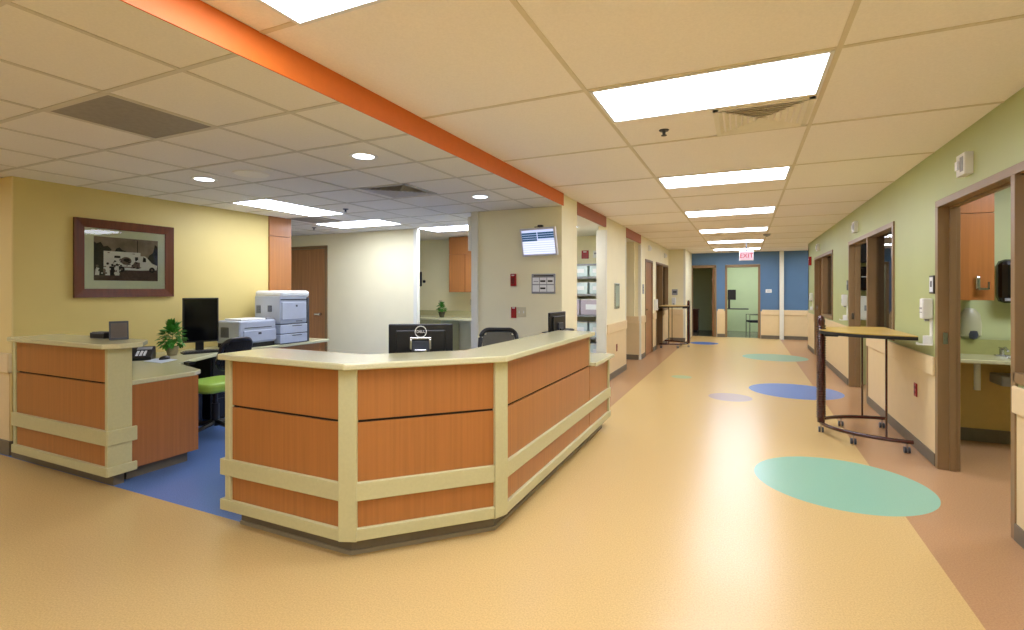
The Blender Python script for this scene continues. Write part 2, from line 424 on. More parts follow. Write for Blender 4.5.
# back door
r = MB().box(-7.71, -7.66, 6.73, 6.9, 0, 2.22).box(-6.76, -6.71, 6.73, 6.9, 0, 2.22).box(-7.71, -6.71, 6.73, 6.9, 2.17, 2.22).build('door_9', M_frame, bevel=.003); r['kind'] = 'structure'
l = MB().box(-7.655, -6.765, 6.76, 6.805, .01, 2.165).build('door_leaf', M_door, r)
MB().cyl((-6.87, 6.76, 1.0), (-6.87, 6.71, 1.0), .022).box(-6.98, -6.86, 6.70, 6.715, .985, 1.01).build('door_handle', M_silver, l)
# far doors
def frame_y(n, x0, x1, Y, ztop=2.1):
    fw = .06
    r = MB().box(x0, x0+fw, Y-.014, Y+.16, 0, ztop).box(x1-fw, x1, Y-.014, Y+.16, 0, ztop).box(x0, x1, Y-.014, Y+.16, ztop-fw, ztop+.02).build('door_%d' % n, M_frame, bevel=.003)
    r['kind'] = 'structure'; return r
r = frame_y(10, -1.54, -.79, YF, 2.17)
l = MB().box(-.92, -.875, YF+.16, YF+.95, .01, 2.1).build('door_leaf', M_door, r)
MB().box(-.93, -.92, YF+.16, YF+.2, .3, .4).box(-.93, -.92, YF+.16, YF+.2, 1.0, 1.1).box(-.93, -.92, YF+.16, YF+.2, 1.7, 1.8).build('hinge', M_silver, l)
frame_y(11, -.55, .41, YF, 2.17)

# ------------------------------------------------------------------ rooms off the right side
M_roomgreen = mat('pale_olive_wall_paint', (192, 200, 146), .5, noise=.02, nscale=3)
struct('wall_right_room', MB().box(XR+T, 4.2, 6.2, 6.32, 0, HC).box(4.2, 4.3, -1, 9.4, 0, HC).box(XR+T, 4.2, 9.3, 9.4, 0, HC).box(XR+T, 4.2, 1.6, 1.7, 0, HC)
       .box(XR+T, 4.2, 13.3, 13.4, 0, HC).box(4.2, 4.3, 9.4, 13.4, 0, HC), M_roomgreen)
struct('wall_right_room', MB().box(XR+T, 4.2, 6.185, 6.2, 0, .8), mat('ochre_wainscot', (206, 176, 104), .5, noise=.02))
struct('baseboard_right_room', MB().box(XR+T, 4.2, 6.17, 6.185, 0, .12), M_cove)
struct('ceiling', MB().box(XR+T, 4.3, -1, 13.4, HC, HC+.05), M_ceil)

# ------------------------------------------------------------------ ceiling fixtures
def troffer(name, sx, sy, lens, label, group):
    t = thing(name, label, 'ceiling light', (0, 0, 0), 0, group)
    f = .02
    MB().box(-sx/2, sx/2, -sy/2, -sy/2+f, -.008, .01).box(-sx/2, sx/2, sy/2-f, sy/2, -.008, .01).box(-sx/2, -sx/2+f, -sy/2+f, sy/2-f, -.008, .01).box(sx/2-f, sx/2, -sy/2+f, sy/2-f, -.008, .01).build('frame', M_white, t)
    MB().box(-sx/2+f, sx/2-f, -sy/2+f, sy/2-f, -.005, .008).build('lens', lens, t)
    return t
gC = 'recessed fluorescent lights along the corridor ceiling'
ords = ['nearest full fluorescent panel over the corridor, right beside the square air vent', 'second fluorescent panel down the corridor, just past the one by the vent',
        'third fluorescent panel in the row down the corridor', 'fourth fluorescent panel in the row down the corridor',
        'fifth fluorescent panel in the row, last before the exit sign', 'farthest fluorescent panel of the row, behind the exit sign']
tr = troffer('ceiling_light', 1.19, .585, M_lens, ords[0], gC); tr.location = (-.21, 2.77+.305, HC)
for k in range(1, 6): dup(tr, (-.21, 2.77+.305+2.438*k, HC), label=ords[k])
dup(tr, (-1.125, 1.282, HC), label='fluorescent panel cut by the top of the photo, beside the orange soffit')
dup(tr, (2.2, 15.1, HC), label='fluorescent panel in the side passage by the blue wall, past the green wall end')
for p in ((-.21, -1.4), (.6, -.2)): dup(tr, (p[0], p[1], HC), label='fluorescent panel over the corridor behind the viewpoint')
gS = 'recessed fluorescent lights over the nurse station'
ts = troffer('ceiling_light', .585, 1.19, M_lensS, 'long white fluorescent panel nearest the yellow wall above the printers', gS); ts.location = (-4.98, 4.43, HS)
ts2 = troffer('ceiling_light', 1.19, .585, M_lensS, 'white fluorescent panel in front of the wall with the oak door', gS); ts2.location = (-5.24, 5.89, HS)
dup(ts2, (-4.16, 6.95, HS), label='white fluorescent panel inside the small side room with the upper cabinet')
dup(ts2, (-2.95, 7.35, HS), label='white fluorescent panel in the storage room above the wire rack')
dup(ts2, (-6.9, 3.0-2.4, HS), label='fluorescent panel over the left hall outside the photo')
dup(ts2, (-3.9, -1.4, HS), label='fluorescent panel over the left hall behind the viewpoint')
dup(tr, (2.6, 4.9, HC), label='fluorescent panel inside the washing room on the right')
dup(tr, (.1, 17.9, HC), label='fluorescent panel inside the green room at the corridor end')
dup(tr, (2.9, 7.8, HC), label='fluorescent panel inside the second room on the right')
def can(x, y, label):
    t = thing('downlight', label, 'downlight', (x, y, HS), 0, 'round downlights in the station ceiling')
    MB().lathe([(.075, -.004), (.10, -.006), (.105, 0), (.105, .004), (.075, .004)], n=32).build('trim_ring', M_white, t, world=False, smooth=True)
    MB().lathe([(.001, -.0045), (.077, -.0045), (.077, .003), (.001, .003)], n=32).build('lens', M_can, t, world=False)
can(-4.38, 2.94, 'round downlight above the desk monitor, leftmost of the three')
can(-2.56, 2.93, 'round downlight closest to the orange soffit and the viewer')
can(-2.55, 4.72, 'small round downlight near the wall with the status screen')
t = thing('ceiling_speaker', 'round cream ceiling speaker between two downlights', 'speaker', (-3.81, 2.97, HS))
MB().lathe([(.10, -.006), (.135, -.008), (.145, 0), (.145, .004), (.10, .004)], n=36).build('rim', M_vent, t, world=False, smooth=True)
MB().lathe([(.001, -.003), (.10, -.003), (.10, .003), (.001, .003)], n=36).build('grille', mat('speaker_grille', (228, 220, 196), .8, noise=.1, nscale=400), t, world=False)
def diffuser(x, y, s, z, label, m=M_vent, slats=7, dark=M_dark):
    t = thing('air_vent', label, 'air vent', (x, y, z))
    b = MB()
    h = s/2; fr = .03
    b.box(-h, h, -h, -h+fr, -.008, .006).box(-h, h, h-fr, h, -.008, .006).box(-h, -h+fr, -h, h, -.008, .006).box(h-fr, h, -h, h, -.008, .006)
    b.build('frame', m, t, world=False)
    MB().box(-h+fr, h-fr, -h+fr, h-fr, .002, .005).build('backing', dark, t, world=False)
    sl = MB(); n = slats; st = (h-fr)/n
    for i in range(n):   # concentric sloping square louvres
        a = h-fr-st*i; bb = a-st*.7
        for k in range(4):
            R = Matrix.Rotation(k*PI/2, 4, 'Z')
            p = [R @ Vector(q) for q in ((-a, -a, -.012), (a, -a, -.012), (bb, -bb, .001), (-bb, -bb, .001))]
            sl.quad(*p)
    sl.build('louvres', m, t, world=False)
    return t
diffuser(.095, 3.69, .56, HC, 'square louvred air vent touching the nearest corridor light')
diffuser(-3.13, 4.1, .54, HS, 'square louvred air vent in the station ceiling above the dark monitor', m=M_vents)
t = thing('return_grille', 'large flat grey return grille in the ceiling near the left edge', 'air vent', (-3.2, 1.735, HS))
MB().box(-.28, .28, -.275, .275, -.004, .004).build('mesh_panel', M_ventg, t, world=False)
MB().box(-.30, .30, -.295, -.275, -.006, .004).box(-.30, .30, .275, .295, -.006, .004).box(-.30, -.28, -.275, .275, -.006, .004).box(.28, .30, -.275, .275, -.006, .004).build('frame', M_gridS, t, world=False)
t = thing('return_grille', 'grey return grille between the two station light panels', 'air vent', (-5.50, 5.28, HS))
MB().box(-.27, .27, -.25, .25, -.004, .004).build('mesh_panel', M_ventg, t, world=False)
def sprinkler(x, y, z, label):
    t = thing('sprinkler', label, 'sprinkler', (x, y, z), 0, 'ceiling sprinklers')
    MB().lathe([(.035, 0), (.03, -.008), (.012, -.01), (.01, -.03), (.001, -.03)], n=20).build('escutcheon', M_dgrey, t, world=False, smooth=True)
    MB().lathe([(.001, -.042), (.02, -.04), (.02, -.037), (.001, -.037)], n=16).cyl((.008, 0, -.03), (.008, 0, -.038), .002).cyl((-.008, 0, -.03), (-.008, 0, -.038), .002).build('deflector', M_black, t, world=False)
sprinkler(-.52, 3.69, HC, 'chrome sprinkler head in the tile beside the corridor vent')
sprinkler(-4.43, 4.75, HS, 'small dark sprinkler right of the long station light')
sprinkler(-6.2, 5.95, HS, 'small dark sprinkler over the door area at the back')
t = thing('smoke_detector', 'small round detector on the corridor ceiling far down by the lights', 'detector', (.40, 11.4, HC))
MB().lathe([(.07, 0), (.065, -.03), (.04, -.045), (.001, -.045)], n=24).build('housing', M_grey, t, world=False, smooth=True)
MB().lathe([(.02, -.045), (.018, -.052), (.001, -.052)], n=12).build('sensor', M_dgrey, t, world=False)
# exit sign
t = thing('exit_sign', 'red lettered exit sign hanging from the ceiling before the blue wall', 'exit sign', (.03, 13.0, 2.12))
MB().box(-.15, .15, -.02, .02, 0, .22).build('housing', M_white, t, world=False, bevel=.004)
MB().box(-.14, .14, -.024, -.02, .01, .21).build('face', M_exitf, t, world=False)
MB().box(-.06, .06, -.02, .02, .41, .44).cyl((0, 0, .22), (0, 0, .42), .012).build('stem', M_dgrey, t, world=False)
text('EXIT', .145, M_exitr, 'lettering', t, (0, -.026, .105), (PI/2, 0, 0))

# ------------------------------------------------------------------ reception counters
def line_off(path, off):
    """offset an open polyline to its left by off (negative = right)"""
    P = [Vector((*p, 0)) for p in path]; out = []
    nrm = []
    for a, b in zip(P, P[1:]):
        d = (b-a).normalized(); nrm.append(Vector((-d.y, d.x, 0)))
    for i, p in enumerate(P):
        if i == 0: n = nrm[0]*off
        elif i == len(P)-1: n = nrm[-1]*off
        else:
            m = (nrm[i-1]+nrm[i]).normalized(); n = m*(off/m.dot(nrm[i]))
        out.append((p.x+n.x, p.y+n.y))
    return out
def strip(path, o0, o1): return line_off(path, o0)+line_off(path, o1)[::-1]
Q = [(-2.89, 2.04), (-1.90, 2.04), (-1.285, 2.66), (-1.285, 4.54)]
Qe = [(-2.89, 2.04), (-1.90, 2.04), (-1.29, 2.65), (-1.29, 5.27)]
def sub(path, i, t0, t1):   # piece of segment i trimmed by t0/t1 metres
    a, b = Vector(path[i]), Vector(path[i+1]); d = (b-a).normalized()
    return [tuple(a+d*t0), tuple(b-d*t1)]
rc = thing('reception_counter', 'large angled wood and cream reception counter in the middle of the floor', 'reception counter', (-1.9, 2.3, 0))
pw = [(-2.85, 2.04), (-1.90, 2.04), (-1.285, 2.66), (-1.285, 4.52)]
MB().prism(strip([(-2.85, 2.04), (-1.90, 2.04), (-1.285, 2.66), (-1.285, 4.52)], .045, .20), .10, 1.01).build('carcass', M_solid, rc)
MB().prism(strip([(-1.285, 4.52), (-1.285, 5.25)], .045, .20), .10, .72).build('carcass', M_solid, rc)
MB().prism(strip([(-2.80, 2.04), (-1.90, 2.04), (-1.285, 2.66), (-1.285, 5.16)], .075, .18), 0, .10).build('kick', M_cove, rc)
MB().prism(strip([(-2.80, 2.04), (-1.90, 2.04), (-1.285, 2.66), (-1.285, 5.16)], .066, .075), 0, .022).build('kick_edge', mat('cove_toe_lip', (146, 136, 112), .4), rc)
segs = [(0, .08, .05), (1, .05, .05), (2, .05, .0)]
for i, a, b in segs:
    s = sub(Q, i, a, b)
    for z0, z1 in ((.165, .311), (.408, .723), (.737, 1.005)):
        MB().prism(strip(s, .022, .046), z0, z1).build('panel', M_wood, rc)
    MB().prism(strip(s, .034, .046), .723, .737).build('reveal', M_dark, rc)
s = [(-1.285, 4.55), (-1.285, 5.21)]
for z0, z1 in ((.165, .311), (.408, .715)): MB().prism(strip(s, .022, .046), z0, z1).build('panel', M_wood, rc)
s = sub(Q, 0, 0, .045)
for nm, z0, z1 in (('rail', .311, .408), ('base_rail', .10, .165)):
    MB().prism(strip([(-2.895, 2.04), (-1.945, 2.04)], 0, .046), z0, z1).prism([(-2.895, 2.06), (-2.875, 2.06), (-2.875, 2.24), (-2.895, 2.24)], z0, z1).build(nm, M_solid, rc, bevel=.004)
    MB().prism(strip(sub(Q, 1, .05, .05), 0, .046), z0, z1).build(nm, M_solid, rc, bevel=.004)
    MB().prism(strip([(-1.285, 2.71), (-1.285, 5.27)], 0, .046), z0, z1).build(nm, M_solid, rc, bevel=.004)
MB().box(-2.855, -2.812, 2.045, 2.24, .10, 1.01).build('end_post', M_solid, rc, bevel=.003)
MB().prism([(-1.949, 2.033), (-1.856, 2.071), (-1.90, 2.14), (-1.949, 2.14)], .10, 1.01).build('corner_post', M_solid, rc, bevel=.004)
MB().prism([(-1.316, 2.622), (-1.277, 2.712), (-1.34, 2.73), (-1.375, 2.67)], .10, 1.01).build('corner_post', M_solid, rc, bevel=.004)
MB().box(-1.332, -1.30, 4.522, 4.548, .757, 1.01).build('end_post', M_solid, rc, bevel=.003)
MB().box(-1.33, -1.292, 5.21, 5.25, .10, .72).build('end_post', M_solid, rc, bevel=.003)
tp = [(-2.878, 2.04), (-1.90, 2.04), (-1.285, 2.66), (-1.285, 4.56)]
ct = MB().prism(strip(tp, -.03, .34), 1.01, 1.047).build('countertop', M_top, bevel=.008)
tag(ct, 'upper cream countertop bending around the middle reception counter', 'countertop')
ct = MB().prism([(-1.25, 4.57), (-1.25, 5.30), (-1.85, 5.30), (-1.85, 4.57)], .72, .757).build('countertop', M_top, bevel=.008)
tag(ct, 'low cream shelf top at the far end of the reception counter', 'countertop')
# inner worktop
iw = thing('inner_worktop', 'lower cream worktop hidden behind the reception counter, under the dark monitors', 'worktop', (-2.1, 3.2, 0))
MB().prism([(-2.75, 2.25), (-1.98, 2.25), (-1.51, 2.72), (-1.51, 4.56), (-1.86, 4.56), (-1.86, 5.2), (-2.15, 5.2), (-2.15, 3.35), (-2.4, 3.1), (-2.75, 3.1)], .72, .757).build('worktop', M_top, iw, bevel=.006)
MB().box(-2.75, -2.72, 2.26, 3.0, 0, .72).build('support', M_woodS, iw); MB().box(-2.1, -1.52, 5.1, 5.13, 0, .72).build('support', M_woodS, iw)

# left counter
lc = thing('reception_counter', 'shorter wood and cream counter standing against the left yellow wall', 'reception counter', (-4.9, 2.2, 0))
MB().box(-5.46, -4.13, 2.09, 2.215, .10, 1.01).build('carcass', M_solid, lc)
MB().box(-5.70, -4.19, 2.13, 2.20, 0, .10).build('kick', M_cove, lc)
for z0, z1 in ((.165, .311), (.408, .754), (.767, 1.005)): MB().box(-5.435, -4.15, 2.065, 2.09, z0, z1).build('panel', M_wood, lc)
MB().box(-5.435, -4.15, 2.08, 2.09, .754, .767).build('reveal', M_dark, lc)
for nm, z0, z1 in (('rail', .335, .445), ('base_rail', .10, .165)):
    z = {'rail': (.32, .425), 'base_rail': (.10, .165)}[nm]
    MB().prism([(-5.47, 2.04), (-4.105, 2.04), (-4.095, 2.05), (-4.095, 2.24), (-4.115, 2.24), (-4.115, 2.062), (-4.15, 2.09), (-5.47, 2.09)], *z).build(nm, M_solid, lc, bevel=.004)
MB().box(-5.475, -5.435, 2.055, 2.215, .10, 1.01).build('end_post', M_solid, lc, bevel=.003)
MB().box(-4.15, -4.115, 2.055, 2.215, .10, 1.01).build('end_post', M_solid, lc, bevel=.003)
ct = MB().prism([(-5.465, 2.01), (-4.10, 2.01), (-4.03, 2.09), (-4.03, 2.24), (-4.20, 2.37), (-5.465, 2.37)], 1.01, 1.047).build('countertop', M_top, bevel=.008)
tag(ct, 'upper cream countertop of the short left counter', 'countertop')
# return desk along the yellow wall
dk = thing('desk', 'built-in L-shaped desk with cherry end panel along the yellow wall', 'desk', (-5.2, 3.4, 0))
MB().prism([(-5.77, 2.225), (-4.14, 2.225), (-4.14, 2.70), (-4.20, 2.79), (-4.71, 2.93), (-4.88, 3.13), (-5.14, 3.6), (-5.2, 4.0), (-5.2, 5.27), (-5.77, 5.27)], .72, .757).build('desktop', M_top, dk, bevel=.008)
MB().box(-4.18, -4.15, 2.225, 2.735, .10, .72).build('end_panel', M_woodS, dk)
MB().box(-4.9, -4.24, 2.24, 2.70, 0, .10).build('kick', M_cove, dk)
MB().box(-4.9, -4.18, 2.23, 2.25, .10, .72).box(-4.92, -4.9, 2.3, 2.74, .10, .72).box(-4.9, -4.18, 2.725, 2.745, .10, .72).build('carcass', M_woodS, dk)
MB().box(-5.77, -5.3, 4.4, 5.2, 0.1, .72).build('end_cabinet', M_woodS, dk)
# wood pilaster
t = thing('tall_cabinet', 'full-height cherry wood cabinet side at the end of the yellow wall', 'cabinet', (XW-.15, 5.0, 0))
MB().box(XW-.6, XW+.02, 4.765, 5.12, 0, 2.155).build('body', M_woodS, t, bevel=.002)
MB().box(XW-.6, XW+.02, 4.765, 5.12, 2.16, HS).build('top_panel', M_woodS, t, bevel=.002)

# ------------------------------------------------------------------ framed picture
fp = thing('framed_picture', 'dark wood framed vintage photo of an ambulance on the yellow wall', 'picture', (XW, 3.06, 1.74))
y0, y1, z0, z1 = 2.60, 3.515, 1.357, 2.122
fw = .085
b = MB()
def bar(b, a, c):  # picture frame with mitred, sloping profile
    pass
o = [(y0, z0), (y1, z0), (y1, z1), (y0, z1)]; i_ = [(y0+fw, z0+fw), (y1-fw, z0+fw), (y1-fw, z1-fw), (y0+fw, z1-fw)]
for k in range(4):
    a, c = o[k], o[(k+1) % 4]; d, e = i_[(k+1) % 4], i_[k]
    X0, X1, X2 = XW+.001, XW+.03, XW+.018
    v = [b.bm.verts.new(p) for p in ((X0, *a), (X0, *c), (X1, *c), (X1, *a), (X2, *d), (X2, *e), (X0, *d), (X0, *e))]
    b._f((v[0], v[1], v[2], v[3])); b._f((v[3], v[2], v[4], v[5])); b._f((v[5], v[4], v[6], v[7])); b._f((v[1], v[0], v[7], v[6]))
b.build('frame', M_dkwood, fp)
MB().box(XW+.002, XW+.008, y0+fw, y1-fw, z0+fw, z1-fw).build('mat_board', mat('pale_green_mat', (236, 240, 216), .8, noise=.02), fp)
# photograph: layered flat print
SEP = {n: mat('sepia_'+n, c, .7, noise=nz, nscale=ns) for n, c, nz, ns in (('sky', (150, 134, 120), .3, 9), ('ground', (96, 76, 64), .3, 30), ('tree', (44, 38, 32), .4, 60), ('white', (244, 242, 236), .05, 20), ('dark', (34, 28, 24), .1, 20), ('mid', (132, 112, 100), .2, 60))}
PY0, PY1, PZ0, PZ1 = 2.765, 3.357, 1.525, 1.958
W_, H_ = PY1-PY0, PZ1-PZ0
b = MB(); lay = XW+.0085
sm = list(SEP.keys())
def R(n, u0, v0, u1, v1, l):
    b.mi = sm.index(n); b.box(lay+.00005*l, lay+.00005*(l+1), PY0+u0*W_, PY0+u1*W_, PZ0+v0*H_, PZ0+v1*H_)
def Pp(n, pts, l):
    b.mi = sm.index(n); x = lay+.00005*(l+1)
    b._f([b.bm.verts.new((x, PY0+u*W_, PZ0+v*H_)) for u, v in pts])
def Ci(n, u, v, r, l, sq=1.0): Pp(n, [(u+r*math.cos(a*PI/10), v+r*sq*W_/H_*math.sin(a*PI/10)) for a in range(20)], l)
R('sky', 0, .3, 1, 1, 0); R('ground', 0, 0, 1, .3, 0)
Pp('tree', [(0, .25), (.16, .25), (.2, .62), (.26, .72), (.2, .8), (.14, .78), (.1, .88), (.04, .84), (0, .88)], 1)
Pp('tree', [(.28, .6), (.5, .6), (.48, .7), (.42, .72), (.38, .78), (.33, .75)], 1); Pp('tree', [(.72, .3), (1, .3), (1, .85), (.95, .9), (.92, .7), (.85, .62), (.8, .45)], 1)
R('dark', .655, .5, .667, .97, 2)
R('white', .14, .25, .71, .68, 3); Pp('white', [(.71, .25), (.98, .27), (.99, .38), (.9, .43), (.82, .56), (.78, .6), (.71, .6)], 3)
R('dark', .3, .53, .39, .58, 4); R('dark', .62, .5, .67, .57, 4); Pp('dark', [(.745, .46), (.80, .46), (.80, .55), (.755, .58)], 4)
R('mid', .2, .635, .23, .655, 4); R('mid', .58, .635, .62, .65, 4); R('mid', .14, .31, .72, .33, 4)
for u in (.41, .9):
    Ci('dark', u, .27, .048, 5); Ci('mid', u, .27, .02, 6)
Ci('mid', .48, .47, .085, 4, .8); Ci('tree', .49, .49, .05, 5, .6); Pp('mid', [(.55, .3), (.7, .3), (.7, .44), (.62, .46)], 4)
for u, h in ((.05, .3), (.11, .34), (.2, .36), (.27, .33), (.34, .34)):   # group of figures
    Pp('dark' if u in (.11, .27) else 'white', [(u-.035, .12), (u+.035, .12), (u+.028, h-.02), (u-.02, h)], 7); Ci('dark' if u > .1 else 'mid', u, h+.03, .02, 8)
rp = random.Random(4)
for i in range(26):   # scribbled graphics on the vehicle side and grass tufts
    u = rp.uniform(.28, .68); v = rp.uniform(.3, .5); q = rp.uniform(.008, .025)
    Pp(rp.choice(['mid', 'tree', 'dark', 'mid']), [(u-q, v-q), (u+q*rp.uniform(.5, 2), v-q*.6), (u+q, v+q), (u-q*.4, v+q*1.2)], 7+i)
for i in range(14):
    u = rp.uniform(.02, .4); v = rp.uniform(.12, .3); q = rp.uniform(.01, .022)
    Pp(rp.choice(['dark', 'white', 'mid', 'tree']), [(u-q, v-q), (u+q, v-q), (u+q*.6, v+q*1.8), (u-q*.7, v+q*1.4)], 34+i)
b.build('photograph', [SEP[n] for n in sm], fp)
MB().quad((XW+.0125, y0+fw, z0+fw), (XW+.0125, y1-fw, z0+fw), (XW+.0125, y1-fw, z1-fw), (XW+.0125, y0+fw, z1-fw)).build('glass', M_glass, fp)

# ------------------------------------------------------------------ monitors
def monitor(name, label, loc, rz, w=.42, h=.27, zc=.30, screen=M_blackg, logo=False, tilt=0, base=True, hgt=None, group=None, cat='monitor'):
    """local: screen faces -y, base on z=0, centre of panel zc"""
    t = thing(name, label, cat, loc, rz, group)
    RT = Matrix.Translation((0, 0, zc)) @ Matrix.Rotation(tilt, 4, 'X')
    MB().box(-w/2, w/2, -.012, .014, -h/2, h/2).box(-w/2+.05, w/2-.05, .014, .032, -h/2+.04, h/2-.04).xform(RT).build('housing', M_black, t, world=False, bevel=.006)
    MB().box(-w/2+.015, w/2-.015, -.0135, -.012, -h/2+.018, h/2-.015).xform(RT).build('screen', screen, t, world=False)
    if base:
        MB().box(-.04, .04, .045, .062, .01, zc-.02).xform(Matrix.Identity(4)).build('stand', M_silver if logo else M_black, t, world=False, bevel=.004)
        MB().box(-.06, .06, .03, .048, zc-.035, zc+.035).build('mount', M_dgrey, t, world=False, bevel=.004)
        MB().prism([(-.12, -.08), (.12, -.08), (.13, .1), (-.13, .1)], 0, .012).build('base', M_black, t, world=False, bevel=.004)
    if logo:
        yb = .036
        MB().box(-.07, .07, .05, .062, .345-.757+.757, .36).box(-.07, -.055, .05, .062, .28, .346).box(.055, .07, .05, .062, .28, .346).build('handle_frame', M_silver, t, world=False, bevel=.003)
        MB().tube([(.037*math.cos(a*PI/14), yb, zc+.095+.037*math.sin(a*PI/14)) for a in range(28)], .0028, 8, closed=True).build('logo_ring', M_white, t, world=False, smooth=True)
        text('DELL', .026, M_white, 'logo_lettering', t, (0, yb, zc+.095), (PI/2, 0, PI))
    return t
def vrot(dx, dy): return math.atan2(dx, -dy)   # screen (-y) facing (dx,dy)
m1 = monitor('monitor', 'black monitor seen from behind with round logo, above the middle counter', (-1.98, 2.83, .757), vrot(-.50, .80), .425, .29, .30, logo=True)
m2 = monitor('monitor', 'black monitor seen edge-on beyond the right end of the upper countertop', (-1.77, 4.95, .757), vrot(-1, .05), .42, .29, .30)
m3 = monitor('monitor', 'black desk monitor beside the potted plant and under the framed picture side', (-5.42, 3.60, .757), vrot(.93, -.36), .345, .485, .345)
def keyboard(label, loc, rz):
    t = thing('keyboard', label, 'keyboard', loc, rz)
    MB().prism([(-.21, -.07), (.21, -.07), (.21, .07), (-.21, .07)], 0, .018).build('case', M_black, t, world=False, bevel=.004)
    b = MB()
    for r in range(5):
        for c in range(14): b.box(-.195+c*.028, -.195+c*.028+.023, -.058+r*.024, -.058+r*.024+.019, .018, .024)
    b.build('keys', M_dgrey, t, world=False)
keyboard('black keyboard in front of the left desk monitor', (-5.28, 3.55, .757), vrot(.93, -.36))
keyboard('black keyboard tray beyond the right end of the upper countertop', (-1.75, 5.05, .99), PI/2)
t = thing('keyboard_riser', 'black post and tray holding up the keyboard beside the edge-on monitor', 'stand', (-1.80, 5.07, .757))
MB().box(-.06, .06, -.06, .06, 0, .02).cyl((0, 0, .02), (0, 0, .225), .02).build('pole', M_black, t, world=False)
MB().box(-.15, .25, -.09, .09, .218, .228).build('tray', M_black, t, world=False)

# wall status screen
t = thing('wall_display', 'silver framed status screen tilted down on the cream wall', 'screen', (-2.195, 5.62, 1.995))
RT = Matrix.Translation((0, -.11, 0)) @ Matrix.Rotation(math.radians(-1), 4, 'Y') @ Matrix.Rotation(math.radians(14), 4, 'X')
def tb(name, m, *boxes, bevel=0):
    b = MB()
    for q in boxes: b.box(*q)
    return b.xform(RT).build(name, m, t, world=False, bevel=bevel)
W2, H2 = .22, .165
tb('bezel', mat('silver_bezel', (206, 206, 214), .35), (-W2, W2, -.02, .03, -H2, H2), bevel=.006)
s = tb('screen', M_screen, (-W2+.022, W2-.022, -.0215, -.0195, -H2+.022, H2-.022))
tb('status_row', M_screenw, *[(-.2, .2, -.0225, -.0215, -.135+i*.026, -.135+i*.026+.017) for i in range(6)])
rows = []
for i in range(4): rows.append((-.2, -.01, -.0225, -.0215, .015+.026*i, .015+.026*i+.022))
for i in range(1, 4): rows.append((.0, .2, -.0225, -.0215, .015+.026*i, .015+.026*i+.022))
tb('status_cell', M_screend, *rows)
MB().box(-.06, .06, -.03, 0, -.08, .08).cyl((0, 0, 0), (0, -.1, 0), .02).build('wall_mount', M_dgrey, t, world=False)
MB().box(-.01, .05, -.13, -.09, .172, .195).cyl((-.06, -.1, .176), (.0, -.1, .18), .005).build('camera', M_black, t, world=False)

def plate(name, label, cat, loc, w, h, d, m, ax='y', parts=()):
    """small wall box; ax y: faces -y; ax x: faces -x ; ax X: faces +x. parts: (name, mat, u0,u1,v0,v1,depth)"""
    t = thing(name, label, cat, loc)
    def mk(u0, u1, d0, d1, v0, v1):
        if ax == 'y': return (u0, u1, -d1, -d0, v0, v1)
        if ax == 'x': return (-d1, -d0, u0, u1, v0, v1)
        return (d0, d1, u0, u1, v0, v1)
    MB().box(*mk(-w/2, w/2, 0, d, -h/2, h/2)).build('backplate', m, t, world=False, bevel=min(.004, d/3))
    for n, mm, u0, u1, v0, v1, dd in parts:
        MB().box(*mk(u0, u1, d, d+dd, v0, v1)).build(n, mm, t, world=False)
    return t
plate('fire_alarm_pull', 'upper red alarm station on the cream wall below the screen', 'alarm', (-2.567, 5.62, 1.553), .07, .15, .03, M_red, parts=[('white_band', M_white, -.018, .018, .05, .062, .003), ('handle', mat('dark_red', (110, 14, 14), .4), -.02, .02, -.05, .03, .008)])
plate('red_switch_plate', 'lower red plate on the cream wall beside a beige switch', 'wall plate', (-2.567, 5.62, 1.155), .07, .135, .012, M_red, parts=[('white_band', M_white, -.018, .018, .05, .062, .003)])
plate('light_switch', 'beige double switch plate right of the lower red plate', 'switch', (-2.462, 5.62, 1.163), .115, .12, .008, mat('ivory', (214, 206, 170), .5), parts=[('toggle', M_white, -.035, -.025, -.015, .015, .01), ('toggle', M_white, .025, .035, -.015, .015, .01)])
pr = []
for r in range(2):
    for c in range(3):
        u = -.135+c*.093; v = -.095+r*.09
        pr.append(('cell', M_paper, u, u+.083, v, v+.078, .004))
t = plate('annunciator_panel', 'grey six-cell indicator panel on the cream wall beneath the screen', 'panel', (-2.176, 5.62, 1.505), .30, .235, .02, M_grey, parts=pr)
MB().box(-.035, .03, -.027, -.024, .02, .04).box(.06, .12, -.027, -.024, .02, .04).box(-.035, .03, -.027, -.024, -.065, -.045).box(-.12, -.06, -.027, -.024, .025, .03).box(-.12, .13, -.024, -.02, .088, .1).build('indicator', M_black, t, world=False)

